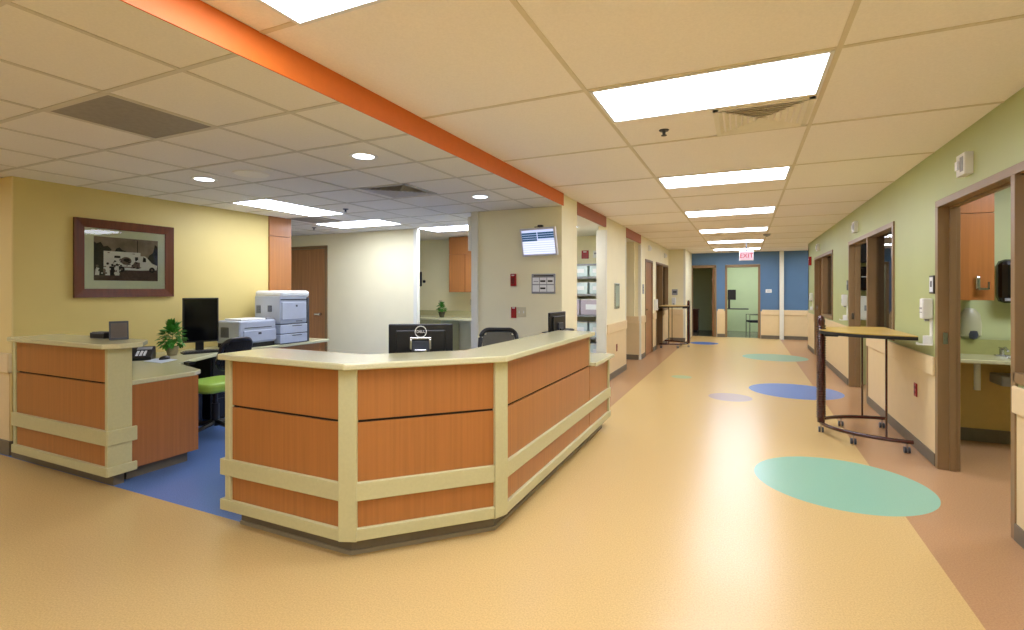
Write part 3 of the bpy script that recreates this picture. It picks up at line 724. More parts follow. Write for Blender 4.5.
# ------------------------------------------------------------------ chairs
def task_chair(name, label, loc, rz, seatm, z=.50, top=1.02, wb=.42, mesh=True):
    t = thing(name, label, 'office chair', loc, rz)     # faces -y
    b = MB()
    def rr(w, d, r, n=6):
        pts = []
        for cx, cy, a0 in ((w-r, d-r, 0), (-w+r, d-r, 90), (-w+r, -d+r, 180), (w-r, -d+r, 270)):
            for i in range(n+1):
                a = math.radians(a0+90*i/n); pts.append((cx+r*math.cos(a), cy+r*math.sin(a)))
        return pts
    b.prism(rr(.25, .24, .1), z-.09, z).build('seat', seatm, t, world=False, bevel=.03, smooth=True)
    # backrest frame: rounded rectangular tube with thick top, leaning back
    lo = z+.14; hb = top-lo; w = wb/2
    def P(u, v):
        vv = v/hb; return (u, .24+.02*vv*vv+.05*(1-(u/w)**2)*.6+.08*vv, lo+v)
    ring = []
    r = .08
    for cx, cz, a0 in ((w-r, hb-r, 0), (-w+r, hb-r, 90), (-w+r*.9, r, 180), (w-r*.9, r, 270)):
        for i in range(7):
            a = math.radians(a0+15*i); ring.append(P(cx+r*math.cos(a), cz+r*math.sin(a)))
    b = MB().tube(ring, .022, 8, closed=True)
    bf = b.build('back_frame', M_black, t, world=False, smooth=True)
    b = MB(); n = 10
    for k in range(n):
        for j in range(n):
            u0 = -w+.02+(wb-.04)*k/n; u1 = -w+.02+(wb-.04)*(k+1)/n; v0 = .01+(hb-.02)*j/n; v1 = .01+(hb-.02)*(j+1)/n
            if (k in (0, n-1)) and (j in (0, n-1)): continue
            b.quad(P(u0, v0), P(u1, v0), P(u1, v1), P(u0, v1))
    bo = b.build('back_mesh', MESHM if mesh else M_fabric, t, world=False)
    sol = bo.modifiers.new('thick', 'SOLIDIFY'); sol.thickness = .004 if mesh else .05; sol.offset = 0
    MB().tube([(0, .1, z-.1), (0, .27, z-.06), (0, .33, z+.1), (0, .33, z+.3)], .025, 8).build('back_support', M_black, t, world=False, smooth=True)
    for s in (-1, 1):
        MB().tube([(.22*s, 0, z-.08), (.30*s, 0, z-.06), (.31*s, .02, z+.16), (.31*s, -.02, z+.20)], .016, 8).box(.28*s, .34*s, -.14, .12, z+.20, z+.225).build('armrest', M_black, t, world=False, smooth=True)
    MB().cyl((0, 0, .09), (0, 0, .30), .035).cyl((0, 0, .30), (0, 0, z-.09), .022).box(-.1, .1, -.1, .1, z-.12, z-.09).build('gas_column', M_black, t, world=False)
    for k in range(5):
        a = 2*PI*k/5+.3; c, s_ = math.cos(a), math.sin(a)
        leg = MB().tube([(.03*c, .03*s_, .11), (.30*c, .30*s_, .075)], [.026, .016], 8).build('leg', M_black, t, world=False, smooth=True)
        MB().cyl((.30*c-.02*s_, .30*s_+.02*c, .028), (.30*c+.02*s_, .30*s_-.02*c, .028), .028, n=14).build('caster', M_black, leg, world=False)
    return t
def meshmat():
    m = D.materials.new('chair_mesh'); m.use_nodes = True; nt = m.node_tree; N = nt.nodes; L = nt.links
    b = N['Principled BSDF']; b.inputs['Base Color'].default_value = (.02, .02, .022, 1); b.inputs['Roughness'].default_value = .8
    t = N.new('ShaderNodeBsdfTransparent'); x = N.new('ShaderNodeMixShader'); x.inputs[0].default_value = .55
    L.new(t.outputs[0], x.inputs[1]); L.new(b.outputs[0], x.inputs[2]); L.new(x.outputs[0], N['Material Output'].inputs[0]); return m
MESHM = meshmat()
task_chair('task_chair', 'lime seated task chair with black back pulled to the left desk', (-4.82, 3.35, 0), vrot(-1, .0), M_lime, z=.53, top=.95, wb=.30, mesh=False)
task_chair('task_chair', 'black mesh back office chair behind the middle counter', (-2.11, 4.16, 0), vrot(.3, -.95), M_fabric, z=.50, top=1.035, wb=.36)

# ------------------------------------------------------------------ desk items
def plant(label, loc, r, h, potr=.06, poth=.09, n=70, seed=1, potm=None):
    rnd = random.Random(seed)
    t = thing('potted_plant', label, 'plant', loc)
    MB().lathe([(potr*.7, 0), (potr, poth*.9), (potr*1.05, poth), (potr*.9, poth), (potr*.88, poth*.9), (.001, poth*.9)], n=20).build('pot', potm or mat('tan_pot', (150, 140, 110), .7, noise=.2), t, world=False, smooth=True)
    b = MB()
    for i in range(n):
        a = rnd.uniform(0, 2*PI); el = rnd.uniform(-.7, 1.5); rr = rnd.uniform(.45, 1)
        d = Vector((math.cos(a)*math.cos(el), math.sin(a)*math.cos(el), math.sin(el)))
        c = Vector((0, 0, poth+h*.36))+Vector((d.x*r, d.y*r, d.z*h*.7))*rr
        L_ = rnd.uniform(.045, .07)*r/.12; Wd = L_*.5
        up = Vector((0, 0, 1)); s = d.cross(up).normalized() if abs(d.z) < .98 else Vector((1, 0, 0)); nn = s.cross(d)
        dd = (d+Vector((0, 0, -.4))).normalized()
        pts = [c-d*L_*.5, c+s*Wd+nn*.004, c+dd*L_*.7, c-s*Wd+nn*.004]
        mid = c-nn*.006
        v = [b.bm.verts.new(p) for p in pts]; m0 = b.bm.verts.new(mid)
        for k in range(4): b._f((v[k], v[(k+1) % 4], m0))
    b.build('foliage', M_leaf, t, world=False)
    b = MB()
    for i in range(8):
        a = rnd.uniform(0, 2*PI); b.tube([(0, 0, poth*.85), (.4*r*math.cos(a), .4*r*math.sin(a), poth+h*.3), (.6*r*math.cos(a), .6*r*math.sin(a), poth+h*.55)], .0025, 5)
    b.build('stem', M_leaf, t, world=False)
plant('leafy green plant in a tan pot on the left desk by the phone', (-5.38, 3.27, .757), .125, .25, seed=3, n=150)
plant('small green plant on the counter of the side room below the cabinet', (-5.1, 7.95, .925), .09, .17, potr=.06, poth=.10, seed=5, n=120, potm=mat('dark_pot', (70, 66, 44), .5))
# phone
t = thing('desk_phone', 'black desk phone with handset on the left desk behind the counter end', 'telephone', (-5.32, 2.93, .757), vrot(.75, -.66))
b = MB(); vv = [(-.11, -.1, 0), (.11, -.1, 0), (.11, .1, 0), (-.11, .1, 0), (-.11, -.1, .03), (.11, -.1, .03), (.11, .1, .12), (-.11, .1, .12)]
V = [b.bm.verts.new(p) for p in vv]
for f in ((3, 2, 1, 0), (4, 5, 6, 7), (0, 1, 5, 4), (1, 2, 6, 5), (2, 3, 7, 6), (3, 0, 4, 7)): b._f([V[i] for i in f])
b.build('body', M_black, t, world=False, bevel=.008)
sl = Matrix.Translation((0, 0, .078)) @ Matrix.Rotation(math.atan2(.09, .2), 4, 'X')
MB().tube([(-.08, -.085, .03), (-.08, -.05, .045), (-.08, .05, .045), (-.08, .085, .03)], [.024, .018, .018, .024], 10).xform(sl).build('handset', M_black, t, world=False, smooth=True)
MB().box(-.03, .09, .03, .08, .0, .004).xform(sl).build('display', M_grey, t, world=False)
b = MB()
for r in range(4):
    for c in range(3): b.box(-.02+.03*c, .0+.03*c, -.085+.024*r, -.07+.024*r, 0, .005)
b.xform(sl).build('keypad', M_paper, t, world=False)
tag(MB().prism([(-4.98, 2.80), (-4.62, 2.66), (-4.55, 2.82), (-4.92, 2.96)], .757, .759).build('paper_sheet', M_paper), 'pale paper sheet under the mouse on the left desk', 'paper') if False else None
o = MB().prism([(-5.15, 2.87), (-4.87, 2.86), (-4.97, 3.07), (-5.25, 3.07)], .757, .760).build('mouse_pad', mat('pale_mouse_pad', (188, 196, 206), .6)); tag(o, 'pale grey mouse pad beside the desk phone', 'mouse pad')
o = MB().lathe([(.001, 0), (.05, 0), (.052, .01), (.04, .025), (.015, .034), (.001, .035)], n=20).xform(Matrix.Scale(.6, 4, (1, 0, 0))).build('computer_mouse', M_black, smooth=True)
o.location = (-5.10, 3.03, .760); tag(o, 'small black computer mouse on the pale pad', 'mouse')
# on the left counter top
t = thing('card_reader', 'low black box on the left countertop beside a small cylinder', 'device', (-4.66, 2.29, 1.047), .1)
MB().box(-.085, .085, -.04, .04, 0, .045).build('case', M_black, t, world=False, bevel=.006)
MB().box(-.07, .07, -.03, .03, .045, .05).build('lid', M_dgrey, t, world=False)
t = thing('pen_cup', 'dark blue-grey cup on the left countertop next to the black box', 'cup', (-4.53, 2.31, 1.047))
MB().lathe([(.022, 0), (.024, .085), (.021, .085), (.02, .01), (.001, .01)], n=16).build('cup', M_dgrey, t, world=False, smooth=True)
MB().cyl((0, 0, .01), (.012, 0, .10), .003).cyl((0, 0, .01), (-.01, .008, .098), .003).build('pen', M_grey, t, world=False)
t = thing('display_stand', 'small black angled frame standing on the left countertop', 'stand', (-4.37, 2.26, 1.047), 1.15)
MB().box(-.06, .06, -.008, .008, 0, .145).xform(Matrix.Rotation(-.22, 4, 'X')).build('frame', M_black, t, world=False, bevel=.003)
MB().box(-.05, .05, -.010, -.008, .015, .13).xform(Matrix.Rotation(-.22, 4, 'X')).build('insert', mat('brown_card', (84, 72, 58), .5), t, world=False)
MB().box(-.03, .03, .0, .09, 0, .006).build('foot', M_black, t, world=False)

t = thing('shade_tower', 'black tower shape added to darken the shaded kneehole under the left desk', 'shade block', (-5.5, 3.45, 0))  # black tower added to stand in for the shade in the kneehole
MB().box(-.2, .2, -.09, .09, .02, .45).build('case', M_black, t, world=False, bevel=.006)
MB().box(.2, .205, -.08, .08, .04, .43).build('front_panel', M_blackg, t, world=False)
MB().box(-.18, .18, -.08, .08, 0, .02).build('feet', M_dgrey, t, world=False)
t = thing('shade_pedestal', 'black pedestal shape added as shade under the left desk behind the lime chair', 'drawers', (-5.48, 3.95, 0))  # black drawer block added so the shaded wall under the desk goes dark
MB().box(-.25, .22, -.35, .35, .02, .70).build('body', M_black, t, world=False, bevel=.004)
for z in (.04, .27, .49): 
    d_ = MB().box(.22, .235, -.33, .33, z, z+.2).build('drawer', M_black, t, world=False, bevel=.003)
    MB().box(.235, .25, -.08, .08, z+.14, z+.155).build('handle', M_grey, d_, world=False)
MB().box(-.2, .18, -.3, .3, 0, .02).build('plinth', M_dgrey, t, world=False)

# ------------------------------------------------------------------ printers (front faces +x)
t = thing('laser_printer', 'low pale grey laser printer on the desk beside the taller one', 'printer', (-5.42, 4.17, .757))
def bx(name, m, *q, bevel=0, par=None): 
    b = MB()
    for k in q: b.box(*k)
    return b.build(name, m, par or t, world=False, bevel=bevel)
bx('body', M_pgrey, (-.20, .19, -.25, .25, .05, .315), bevel=.02)
bx('base', M_black, (-.19, .17, -.24, .24, 0, .05))
bx('top_cover', M_white, (-.15, .14, -.19, .19, .315, .335), bevel=.012)
bx('front_panel', M_pgrey, (.19, .205, -.20, .24, .07, .20), bevel=.006)
bx('paper_slot', M_dgrey, (.185, .195, -.18, .18, .228, .236))
bx('side_vent', M_dgrey, *[(-.12+.02*i, -.11+.02*i, -.253, -.25, .12, .24) for i in range(7)])
bx('badge', M_dgrey, (.205, .207, -.01, .03, .15, .175)); bx('control_panel', M_grey, (.06, .16, .14, .24, .316, .335))
t = thing('laser_printer', 'tall pale grey laser printer with stacked paper trays at the desk end', 'printer', (-5.45, 4.68, .757))
bx('body', M_pgrey, (-.2, .25, -.23, .19, .25, .60), bevel=.012)
bx('top_cover', M_white, (-.2, .26, -.23, .23, .575, .665), bevel=.03)
bx('front_door', M_pgrey, (.25, .265, -.21, .17, .30, .52), bevel=.006)
bx('output_slot', M_dgrey, (.245, .255, -.22, .18, .545, .56))
bx('paper_tray', M_pgrey, (-.2, .258, -.23, .19, .13, .24), bevel=.006)
bx('paper_tray', M_pgrey, (-.2, .258, -.23, .19, .01, .12), bevel=.006)
bx('tray_gap', M_dgrey, (-.19, .25, -.22, .18, .12, .13), (-.19, .25, -.22, .18, .24, .25), (-.19, .25, -.22, .18, 0, .01))
bx('tray_grip', M_dgrey, (.256, .26, -.05, .1, .215, .225)); bx('tray_grip', M_dgrey, (.256, .26, -.05, .1, .095, .105))
bx('side_strip', M_dgrey, (-.19, .25, .19, .23, 0, .575), bevel=.004)
bx('side_vent', M_dgrey, *[(-.16+.02*i, -.15+.02*i, -.234, -.23, .38, .48) for i in range(4)], *[(.04+.02*i, .05+.02*i, -.234, -.23, .40, .48) for i in range(4)])
bx('badge', M_dgrey, (.265, .267, -.0, .025, .46, .485), (.265, .267, .0, .1, .275, .283))

# ------------------------------------------------------------------ side room counter + cabinet
t = thing('base_counter', 'cream counter with backsplash in the side room behind the station', 'counter', (-5, 8, 0))
MB().box(-7.0, -3.3, 7.72, 8.44, .885, .925).build('worktop', M_top, t, bevel=.006)
MB().box(-7.0, -3.3, 8.42, 8.445, .925, 1.03).build('backsplash', M_solid, t)
MB().box(-6.6, -5.0, 7.76, 8.4, 0.0, .885).build('cabinet', M_solid, t)
t = thing('wall_cabinet', 'cherry upper cabinet in the side room by the white corner trim', 'cabinet', (-4.8, 8.25, 1.4))
MB().box(-5.0, -3.9, 8.05, 8.44, 1.39, HS-.01).build('body', M_woodS, t)
MB().box(-4.995, -4.66, 8.03, 8.05, 1.395, 2.08).build('door', M_woodS, t, bevel=.002); MB().box(-4.65, -4.31, 8.03, 8.05, 1.395, 2.08).build('door', M_woodS, t, bevel=.002)
MB().box(-4.995, -3.91, 8.03, 8.05, 2.09, HS-.012).build('filler_panel', M_woodS, t, bevel=.002)
plate('outlet', 'ivory outlet left of the small plant in the side room', 'outlet', (-5.45, 8.45, 1.17), .08, .12, .008, mat('ivory'[:5], (214, 206, 170), .5), parts=[('socket', M_dgrey, -.01, .01, .01, .03, .002)])
plate('outlet', 'ivory outlet under the cherry upper cabinet in the side room', 'outlet', (-4.75, 8.45, 1.2), .07, .12, .008, MATS['ivory'], parts=[('socket', M_dgrey, -.01, .01, .01, .03, .002)])
t = thing('wall_telephone', 'black wall handset just past the white corner trim in the side room', 'telephone', (-5.93, 8.45, 1.60))
MB().box(-.03, .05, -.06, 0, -.1, .2).build('cradle', M_black, t, world=False, bevel=.02)
MB().lathe([(.03, 0), (.03, .02), (.001, .02)], n=16).xform(Matrix.Translation((.10, 0, 0)) @ Matrix.Rotation(PI/2, 4, 'X')).build('wall_dial', M_black, t, world=False)

# ------------------------------------------------------------------ storage rack
t = thing('wire_rack', 'chrome wire rack of clear tubs seen through the opening past the pillar', 'storage rack', (-2.60, 8.65, 0))
for sx in (-.48, .48):
    for sy in (-.22, .22): MB().cyl((sx, sy, 0), (sx, sy, 1.9), .013, n=10).build('post', M_silver, t, world=False)
for z in (.25, .62, 1.0, 1.36, 1.66, 1.88):
    b = MB().box(-.48, .48, -.22, -.205, z-.03, z).box(-.48, .48, .205, .22, z-.03, z)
    for i in range(20): b.box(-.48+i*.05, -.476+i*.05, -.22, .22, z-.004, z)
    b.build('shelf', M_grey, t, world=False)
k = 0
gT = 'clear tubs on the wire rack'
def tub(x, z, w, h, m, label):
    t = thing('storage_tub', label, 'tub', (x, 8.62, z), 0, gT)
    MB().prism([(-w/2, -.17), (w/2, -.17), (w/2, .17), (-w/2, .17)], 0, h).build('bin', m, t, world=False, bevel=.008)
    MB().box(-w/2-.006, w/2+.006, -.178, .178, h, h+.012).build('lid', M_white, t, world=False)
    MB().box(-w*.28, w*.28, -.173, -.17, h*.35, h*.7).build('label_card', M_paper if m is not M_white else M_black, t, world=False)
rown = {.25: 'bottom', .62: 'second', 1.0: 'third', 1.36: 'fourth', 1.66: 'fifth'}
for z in (.25, .62, 1.36, 1.66):
    for j in range(3):
        tub(-2.90+j*.3, z+.002, .26, .19 if z > 1 else .24, M_tub, ['left', 'middle', 'right'][j]+' clear tub on the %s shelf of the wire rack' % rown[z])
for j in range(2): tub(-2.82+.44*j, 1.002, .42, .26, mat('mauve_box', (186, 176, 190), .5), ['left', 'right'][j]+' wide mauve box on the middle rack shelf')
plate('fire_alarm_pull', 'red alarm plate on the back wall above the wire rack', 'alarm', (-2.66, 8.98, 2.08), .13, .15, .03, M_red, parts=[('white_band', M_white, -.03, .03, .04, .055, .004)])
plate('thermostat', 'small pale thermostat beside the red plate above the wire rack', 'thermostat', (-2.47, 8.98, 2.08), .08, .13, .02, M_white, parts=[('window', M_grey, -.02, .02, 0, .03, .003)])

# ------------------------------------------------------------------ left corridor wall items
t = thing('wall_mirror', 'tall narrow silver framed panel on the cream wall past the opening', 'panel', (XL, 8.38, 1.33))
MB().box(0, .02, -.16, .16, -.21, .21).build('frame', M_silver, t, world=False, bevel=.003)
MB().box(.02, .022, -.12, .12, -.17, .17).build('panel', mat('mirror_grey', (170, 178, 160), .15), t, world=False)
plate('outlet', 'dark outlet low on the cream wainscot below the silver framed panel', 'outlet', (XL+.006, 8.38, .47), .07, .12, .008, mat('rust_plate', (150, 70, 50), .5), ax='X', parts=[('socket', M_dark, -.01, .01, .01, .03, .002)])
plate('nurse_call_light', 'white dome light plate above the oak door far left', 'call light', (XL, 11.5, 2.36), .14, .12, .04, M_white, ax='X', parts=[('lens', M_paper, -.04, .04, -.03, .03, .02)])
plate('nurse_call_light', 'white dome light plate above the glazed entrance far left', 'call light', (XL, 13.9, 2.34), .14, .12, .04, M_white, ax='X', parts=[('lens', M_paper, -.04, .04, -.03, .03, .02)])
plate('room_sign', 'small grey room sign left of the oak door far down the corridor', 'sign', (XL, 10.82, 1.45), .16, .20, .008, M_grey, ax='X', parts=[('sign_band', M_dgrey, -.06, .06, .03, .045, .002), ('sign_band', M_dgrey, -.06, .06, -.03, -.015, .002)])
plate('room_sign', 'small grey sign on the cream end wall beside the blue wall', 'sign', (-1.78, 14.7, 1.37), .15, .16, .01, M_grey, parts=[('sign_band', M_dgrey, -.05, .05, -.02, .03, .002)])
plate('hand_gel_dispenser', 'white dispenser on the end wall below the grey sign', 'dispenser', (-1.80, 14.7, 1.12), .10, .2, .08, M_white, parts=[('nozzle', M_grey, -.02, .02, -.09, -.06, .02)])
plate('hand_gel_dispenser', 'white dispenser on the cream wall between the far left doors', 'dispenser', (XL, 12.25, 1.08), .10, .26, .08, M_white, ax='X', parts=[('nozzle', M_grey, -.02, .02, -.11, -.08, .02)])
plate('room_sign', 'white sign on the blue wall right of the far doorway', 'sign', (.63, YF, 1.40), .16, .1, .01, M_white, parts=[('sign_band', M_grey, -.05, .05, -.01, .01, .002)])

# ------------------------------------------------------------------ right wall items
plate('nurse_call_light', 'white square chime box high on the green wall above the nearest doorway', 'call light', (XR, 4.50, 2.30), .15, .15, .05, M_white, ax='x', parts=[('grille', M_grey, -.055, -.0, -.05, .05, .003), ('lens', M_paper, .015, .06, -.03, .03, .012)])
plate('nurse_call_light', 'white square chime box above the second doorway on the green wall', 'call light', (XR, 8.35, 2.30), .17, .15, .05, M_white, ax='x', parts=[('grille', M_grey, -.055, -.0, -.05, .05, .003), ('lens', M_paper, .015, .06, -.03, .03, .012)])
plate('nurse_call_light', 'white square chime box above the third doorway on the green wall', 'call light', (XR, 12.3, 2.32), .17, .15, .05, M_white, ax='x', parts=[('grille', M_grey, -.055, -.0, -.05, .05, .003), ('lens', M_paper, .015, .06, -.03, .03, .012)])
plate('room_sign', 'black edged room sign left of the nearest doorway on the green wall', 'sign', (XR, 5.25, 1.475), .11, .15, .01, M_black, ax='x', parts=[('sign_face', M_paper, -.04, .04, -.06, .06, .002), ('sign_band', M_dgrey, -.02, .02, -.02, .03, .003)])
plate('room_sign', 'small dark room sign left of the second doorway', 'sign', (XR, 9.05, 1.50), .10, .15, .01, M_dgrey, ax='x', parts=[('sign_face', M_grey, -.045, .045, .01, .06, .002)])
plate('fire_alarm_pull', 'red alarm box near the far end of the green wall', 'alarm', (XR, 13.7, 2.11), .14, .2, .05, M_red, ax='x', parts=[('white_band', M_white, -.04, .04, .03, .05, .003)])
plate('outlet', 'red outlet low on the cream wainscot right of the curved stand', 'outlet', (XR-.006, 5.67, .53), .075, .12, .01, M_red, ax='x', parts=[('socket', mat('dark_red', (110, 14, 14), .4), -.015, .015, .01, .035, .004), ('socket', MATS['dark_red'], -.015, .015, -.035, -.01, .004)])
def gel(y, z, label):
    t = thing('hand_gel_dispenser', label, 'dispenser', (XR, y, z))
    MB().box(-.075, 0, -.04, .04, .02, .19).build('housing', M_white, t, world=False, bevel=.012)
    MB().box(-.078, -.075, -.03, .03, .10, .115).box(-.078, -.075, -.03, .03, .07, .078).build('window', M_grey, t, world=False)
    MB().box(-.05, -.02, -.012, .012, 0, .02).build('nozzle', M_grey, t, world=False)
    MB().box(-.008, 0, -.025, .03, -.2, .02).build('wall_strap', M_white, t, world=False)
    MB().prism([(-.10, -.035), (-.008, -.045), (-.008, .045), (-.10, .035)], -.20, -.19).prism([(-.10, -.035), (-.094, -.035), (-.094, .035), (-.10, .035)], -.19, -.178).prism([(-.06, -.01), (-.008, -.03), (-.008, .03), (-.06, .01)], -.19, -.12).build('drip_tray', M_white, t, world=False, bevel=.003)
gel(5.27, 1.17, 'white gel dispenser with drip tray beside the nearest doorway')
gel(9.08, 1.17, 'white gel dispenser with drip tray beside the second doorway')
gel(13.35, 1.17, 'white gel dispenser at the far end of the green wall')

# ------------------------------------------------------------------ nearest room on the right
t = thing('vanity_counter', 'cream sink counter inside the nearest doorway on the right', 'counter', (2.3, 5.9, 0))
MB().box(1.54, 2.9, 5.66, 6.18, .79, .825).build('worktop', M_top, t, bevel=.008)
MB().box(1.54, 2.9, 6.16, 6.18, .825, .965).build('backsplash', mat('olive_solid_surface', (168, 168, 104), .4, noise=.03), t)
MB().cyl((1.92, 5.95, .80), (1.92, 5.95, .52), .024).build('drain_pipe', M_white, t, smooth=True)
MB().box(2.08, 2.3, 5.92, 6.18, .57, .66).build('under_box', M_grey, t, bevel=.01)
MB().lathe([(.16, 0), (.17, .012), (.14, .012), (.12, -.0), (.001, -.0)], (2.28, 5.88, .823), 28).build('sink_rim', M_white, t, smooth=True)
t = thing('faucet', 'chrome faucet at the right end of the sink counter', 'faucet', (2.13, 6.06, .825))
MB().cyl((0, 0, 0), (0, 0, .07), .018).tube([(0, 0, .06), (0, -.06, .085), (0, -.12, .06)], .010, 10).build('spout', M_silver, t, world=False, smooth=True)
MB().box(-.05, .05, -.025, .025, 0, .015).box(-.006, .006, -.02, .06, .07, .08).box(-.006, .006, -.006, .006, .01, .075).build('handle', M_silver, t, world=False, bevel=.003)
t = thing('wall_cabinet', 'tall cherry cupboard with keypad lock inside the nearest doorway', 'cabinet', (1.8, 6.0, 1.34))
MB().box(1.54, 1.962, 5.72, 6.18, 1.34, 2.10).build('body', M_wood, t, bevel=.002)
MB().box(1.54, 1.962, 5.72, 6.18, 2.105, HC).build('top_panel', M_wood, t, bevel=.002)
l = MB().box(1.83, 1.862, 5.695, 5.72, 1.43, 1.55).build('keypad_lock', M_silver, t, bevel=.01)
MB().box(1.84, 1.915, 5.675, 5.688, 1.43, 1.448).cyl((1.845, 5.72, 1.439), (1.845, 5.68, 1.439), .01).box(1.905, 1.915, 5.675, 5.688, 1.44, 1.50).build('lever', M_silver, l)
t = thing('towel_dispenser', 'black paper towel dispenser on the wall right of the cherry cupboard', 'dispenser', (2.24, 6.05, 1.31))
MB().box(-.13, .13, -.02, .12, 0, .40).build('housing', M_blackg, t, world=False, bevel=.05)
MB().box(-.10, .10, -.024, -.018, .02, .045).build('slot', M_grey, t, world=False)
t = thing('soap_dispenser', 'large pale oval dispenser under the cherry cupboard', 'dispenser', (1.94, 6.185, 1.10))
MB().lathe([(.001, -.13), (.06, -.12), (.085, -.10), (.088, 0), (.075, .10), (.04, .15), (.001, .16)], n=24).xform(Matrix.Scale(.75, 4, (0, 1, 0))).build('housing', mat('pale_olive_plastic', (186, 184, 150), .3), t, world=False, smooth=True)
MB().lathe([(.001, -.045), (.03, -.035), (.038, 0), (.03, .035), (.001, .045)], n=20).xform(Matrix.Translation((.01, -.055, -.09)) @ Matrix.Scale(.5, 4, (0, 1, 0))).build('window', M_dgrey, t, world=False, smooth=True)
# second room: dispensers on the back partition and curtain behind the sidelight
struct('wall_right_room', MB().box(XR+T, 4.2, 9.18, 9.3, 0, HC), mat('olive_room_paint', (190, 184, 130), .6))
t = thing('towel_dispenser', 'black towel dispenser seen through the gap of the second doorway', 'dispenser', (1.66, 9.18, 1.42))
MB().box(-.12, .16, -.14, 0, 0, .36).build('housing', M_blackg, t, world=False, bevel=.03)
MB().box(-.08, .1, -.146, -.14, .2, .215).build('trim_band', M_grey, t, world=False)
t = thing('linen_dispenser', 'white paper dispenser below the black one in the second doorway', 'dispenser', (1.66, 9.18, .98))
MB().box(-.12, .2, -.12, 0, 0, .36).build('housing', M_white, t, world=False, bevel=.01)
MB().box(-.04, .08, -.124, -.12, .14, .22).build('window', M_grey, t, world=False)
t = thing('wall_speaker', 'black box high inside the second doorway above the towel dispenser', 'speaker', (1.68, 9.18, 2.0))
MB().box(-.14, .2, -.16, 0, -.16, .18).build('housing', M_black, t, world=False, bevel=.01)
MB().box(-.1, .16, -.165, -.16, -.12, .14).build('grille', M_fabric, t, world=False)
t = thing('privacy_curtain', 'taupe curtain hanging behind the sidelight of the second doorway', 'curtain', (1.95, 7.1, 0))
b = MB(); n = 60; ya, yb_ = 6.36, 7.9
pts = [(2.0+.03*math.sin(i*1.1), ya+(yb_-ya)*i/n) for i in range(n+1)]
b.prism(pts+[(x+.006, y) for x, y in pts[::-1]], .15, 2.3).build('cloth', mat('taupe_curtain', (150, 128, 116), .8, noise=.05), t, smooth=True)
MB().cyl((2.0, ya, 2.33), (2.0, yb_, 2.33), .012).build('rod', M_silver, t)

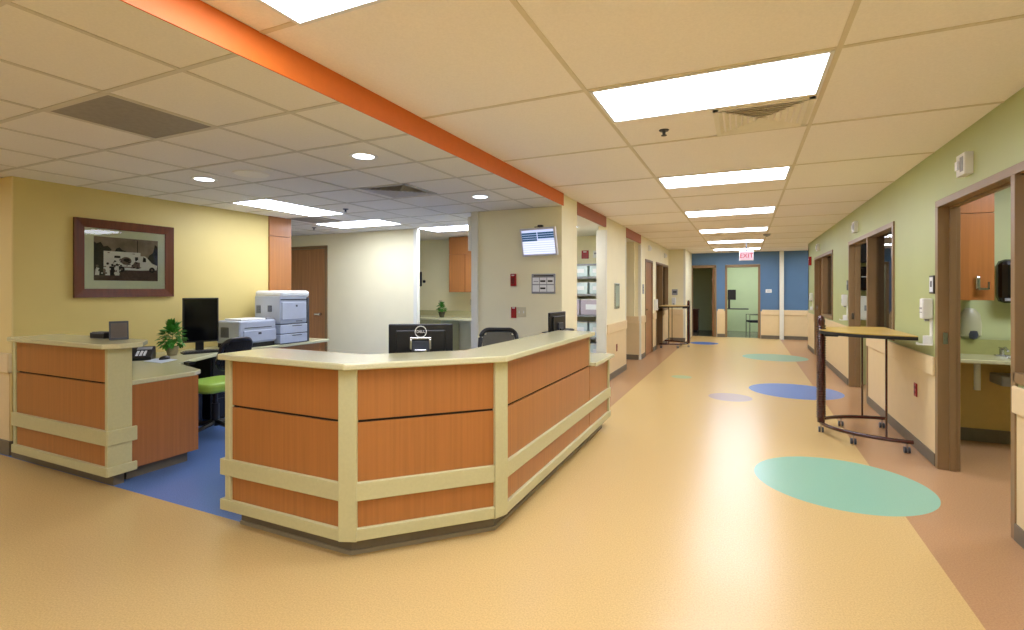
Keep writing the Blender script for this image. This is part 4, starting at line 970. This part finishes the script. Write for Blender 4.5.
# ------------------------------------------------------------------ curved stands
def stand(name, label, loc, rz, wheelrot=0):
    """half-oval table; local flat side along y at x=0, bulge towards -x; ops in metres"""
    t = thing(name, label, 'stand', loc, rz)
    ax_, ay, at = .64, .45, .58
    zt = 1.03
    pts = [(-.66*math.cos(a), at*math.sin(a)) for a in [(-PI/2)+PI*i/36 for i in range(37)]]
    MB().prism(pts, zt, zt+.008).build('table_top', mat('maple_laminate', (214, 178, 92), .3, noise=.08, nscale=8), t, world=False)
    pe = [(-(.66+.006)*math.cos(a), (at+.006)*math.sin(a)) for a in [(-PI/2)+PI*i/36 for i in range(37)]]
    MB().prism(pe, zt-.03, zt).build('top_edge', M_dark, t, world=False)
    MB().box(-.62, -.5, -.06, .06, zt-.06, zt-.03).build('bracket', M_black, t, world=False)
    ringp = [(-ax_*math.cos(a), ay*math.sin(a), .10) for a in [(-PI/2)+PI*i/30 for i in range(31)]]
    MB().tube(ringp, .018, 10).build('base_rail', M_burg, t, world=False, smooth=True)
    for y, a in ((-1, -.96), (1, .96)):
        q = 1.27 if y < 0 else 1.22
        x_, y_ = -ax_*math.cos(q), ay*math.sin(q)*y
        MB().cyl((x_, y_, .10), (x_, y_, zt-.03), .009, n=10).build('upright', M_burg, t, world=False, smooth=True)
    b = MB().lathe([(.034, 0), (.034, 1.0), (.036, 1.02), (.03, 1.05), (.018, 1.068), (.001, 1.075)], (-ax_, 0, .10), 20)
    p = b.build('post', M_burg, t, world=False, smooth=True)
    turns = 38
    MB().tube([(-ax_+.037*math.cos(2*PI*i/12), .037*math.sin(2*PI*i/12), .14+(.93*i)/(12*turns)) for i in range(12*turns+1)], .008, 6).build('coil', M_burg, t, world=False, smooth=True)
    for a in (-1.5, -.85, 0, .85, 1.5):
        x, y = -ax_*math.cos(a), ay*math.sin(a)
        c = MB().box(x-.006, x+.006, y-.016, y+.016, .045, .085).cyl((x, y, .07), (x, y, .095), .008, n=8).build('caster_fork', M_silver, t, world=False)
        MB().cyl((x-.022, y, .028), (x-.006, y, .028), .028, n=16).cyl((x+.006, y, .028), (x+.022, y, .028), .028, n=16).build('caster_wheel', M_dgrey, c, world=False, smooth=True)
    return t
stand('curved_stand', 'maroon half-round rolling stand with maple top by the green wall', (1.335, 5.92, 0), 0)
stand('curved_stand', 'maroon half-round rolling stand far away near the left end wall', (-1.92, 13.3, 0), PI)

# ------------------------------------------------------------------ far room contents
t = thing('wall_workstation', 'black wall-mounted computer station in the green room at the far end', 'workstation', (-.52, 17.5, .82))
MB().box(.03, .09, -.03, .0, .0, .5).build('column', M_black, t, world=False)
MB().box(.02, .26, -.16, -.12, .3, .62).build('monitor', M_black, t, world=False, bevel=.006)
MB().box(-.1, .62, -.2, .1, .0, .03).build('keyboard_tray', M_black, t, world=False)
struct('wall_far_rooms', MB().box(-.56, -.53, 16.86, 17.2, 0, HC), M_green) if False else None
def guest_chair(label, loc, rz, m):
    t = thing('guest_chair', label, 'chair', loc, rz)
    MB().box(-.24, .24, -.24, .22, .42, .48).build('seat', m, t, world=False, bevel=.02)
    MB().box(-.22, .22, .2, .25, .58, .95).build('backrest', m, t, world=False, bevel=.04)
    for s in (-1, 1):
        MB().tube([(.26*s, -.24, 0), (.26*s, -.24, .66), (.26*s, .22, .66), (.26*s, .22, .45)], .012, 8).build('front_leg', M_black, t, world=False)
        MB().tube([(.26*s, .26, 0), (.26*s, .22, .45), (.22*s, .25, .9)], .012, 8).build('rear_leg', M_black, t, world=False)
    return t
guest_chair('black guest chair with arms in the green room at the far end', (.32, 17.5, 0), -PI/2+.2, M_fabric)
t = thing('side_cabinet', 'dark red low cabinet in the dim room behind the far left door', 'cabinet', (-1.75, 18.4, 0))
MB().box(-.3, .3, -.2, .25, .06, .75).build('body', M_dkwood, t, world=False, bevel=.004)
MB().box(-.32, .32, -.22, .27, .75, .78).build('top', M_dkwood, t, world=False)
MB().box(-.28, -.01, -.215, -.2, .08, .73).build('door', M_dkwood, t, world=False); MB().box(.01, .28, -.215, -.2, .08, .73).build('door', M_dkwood, t, world=False)
MB().box(-.28, .28, -.18, .22, 0, .06).build('plinth', M_black, t, world=False)
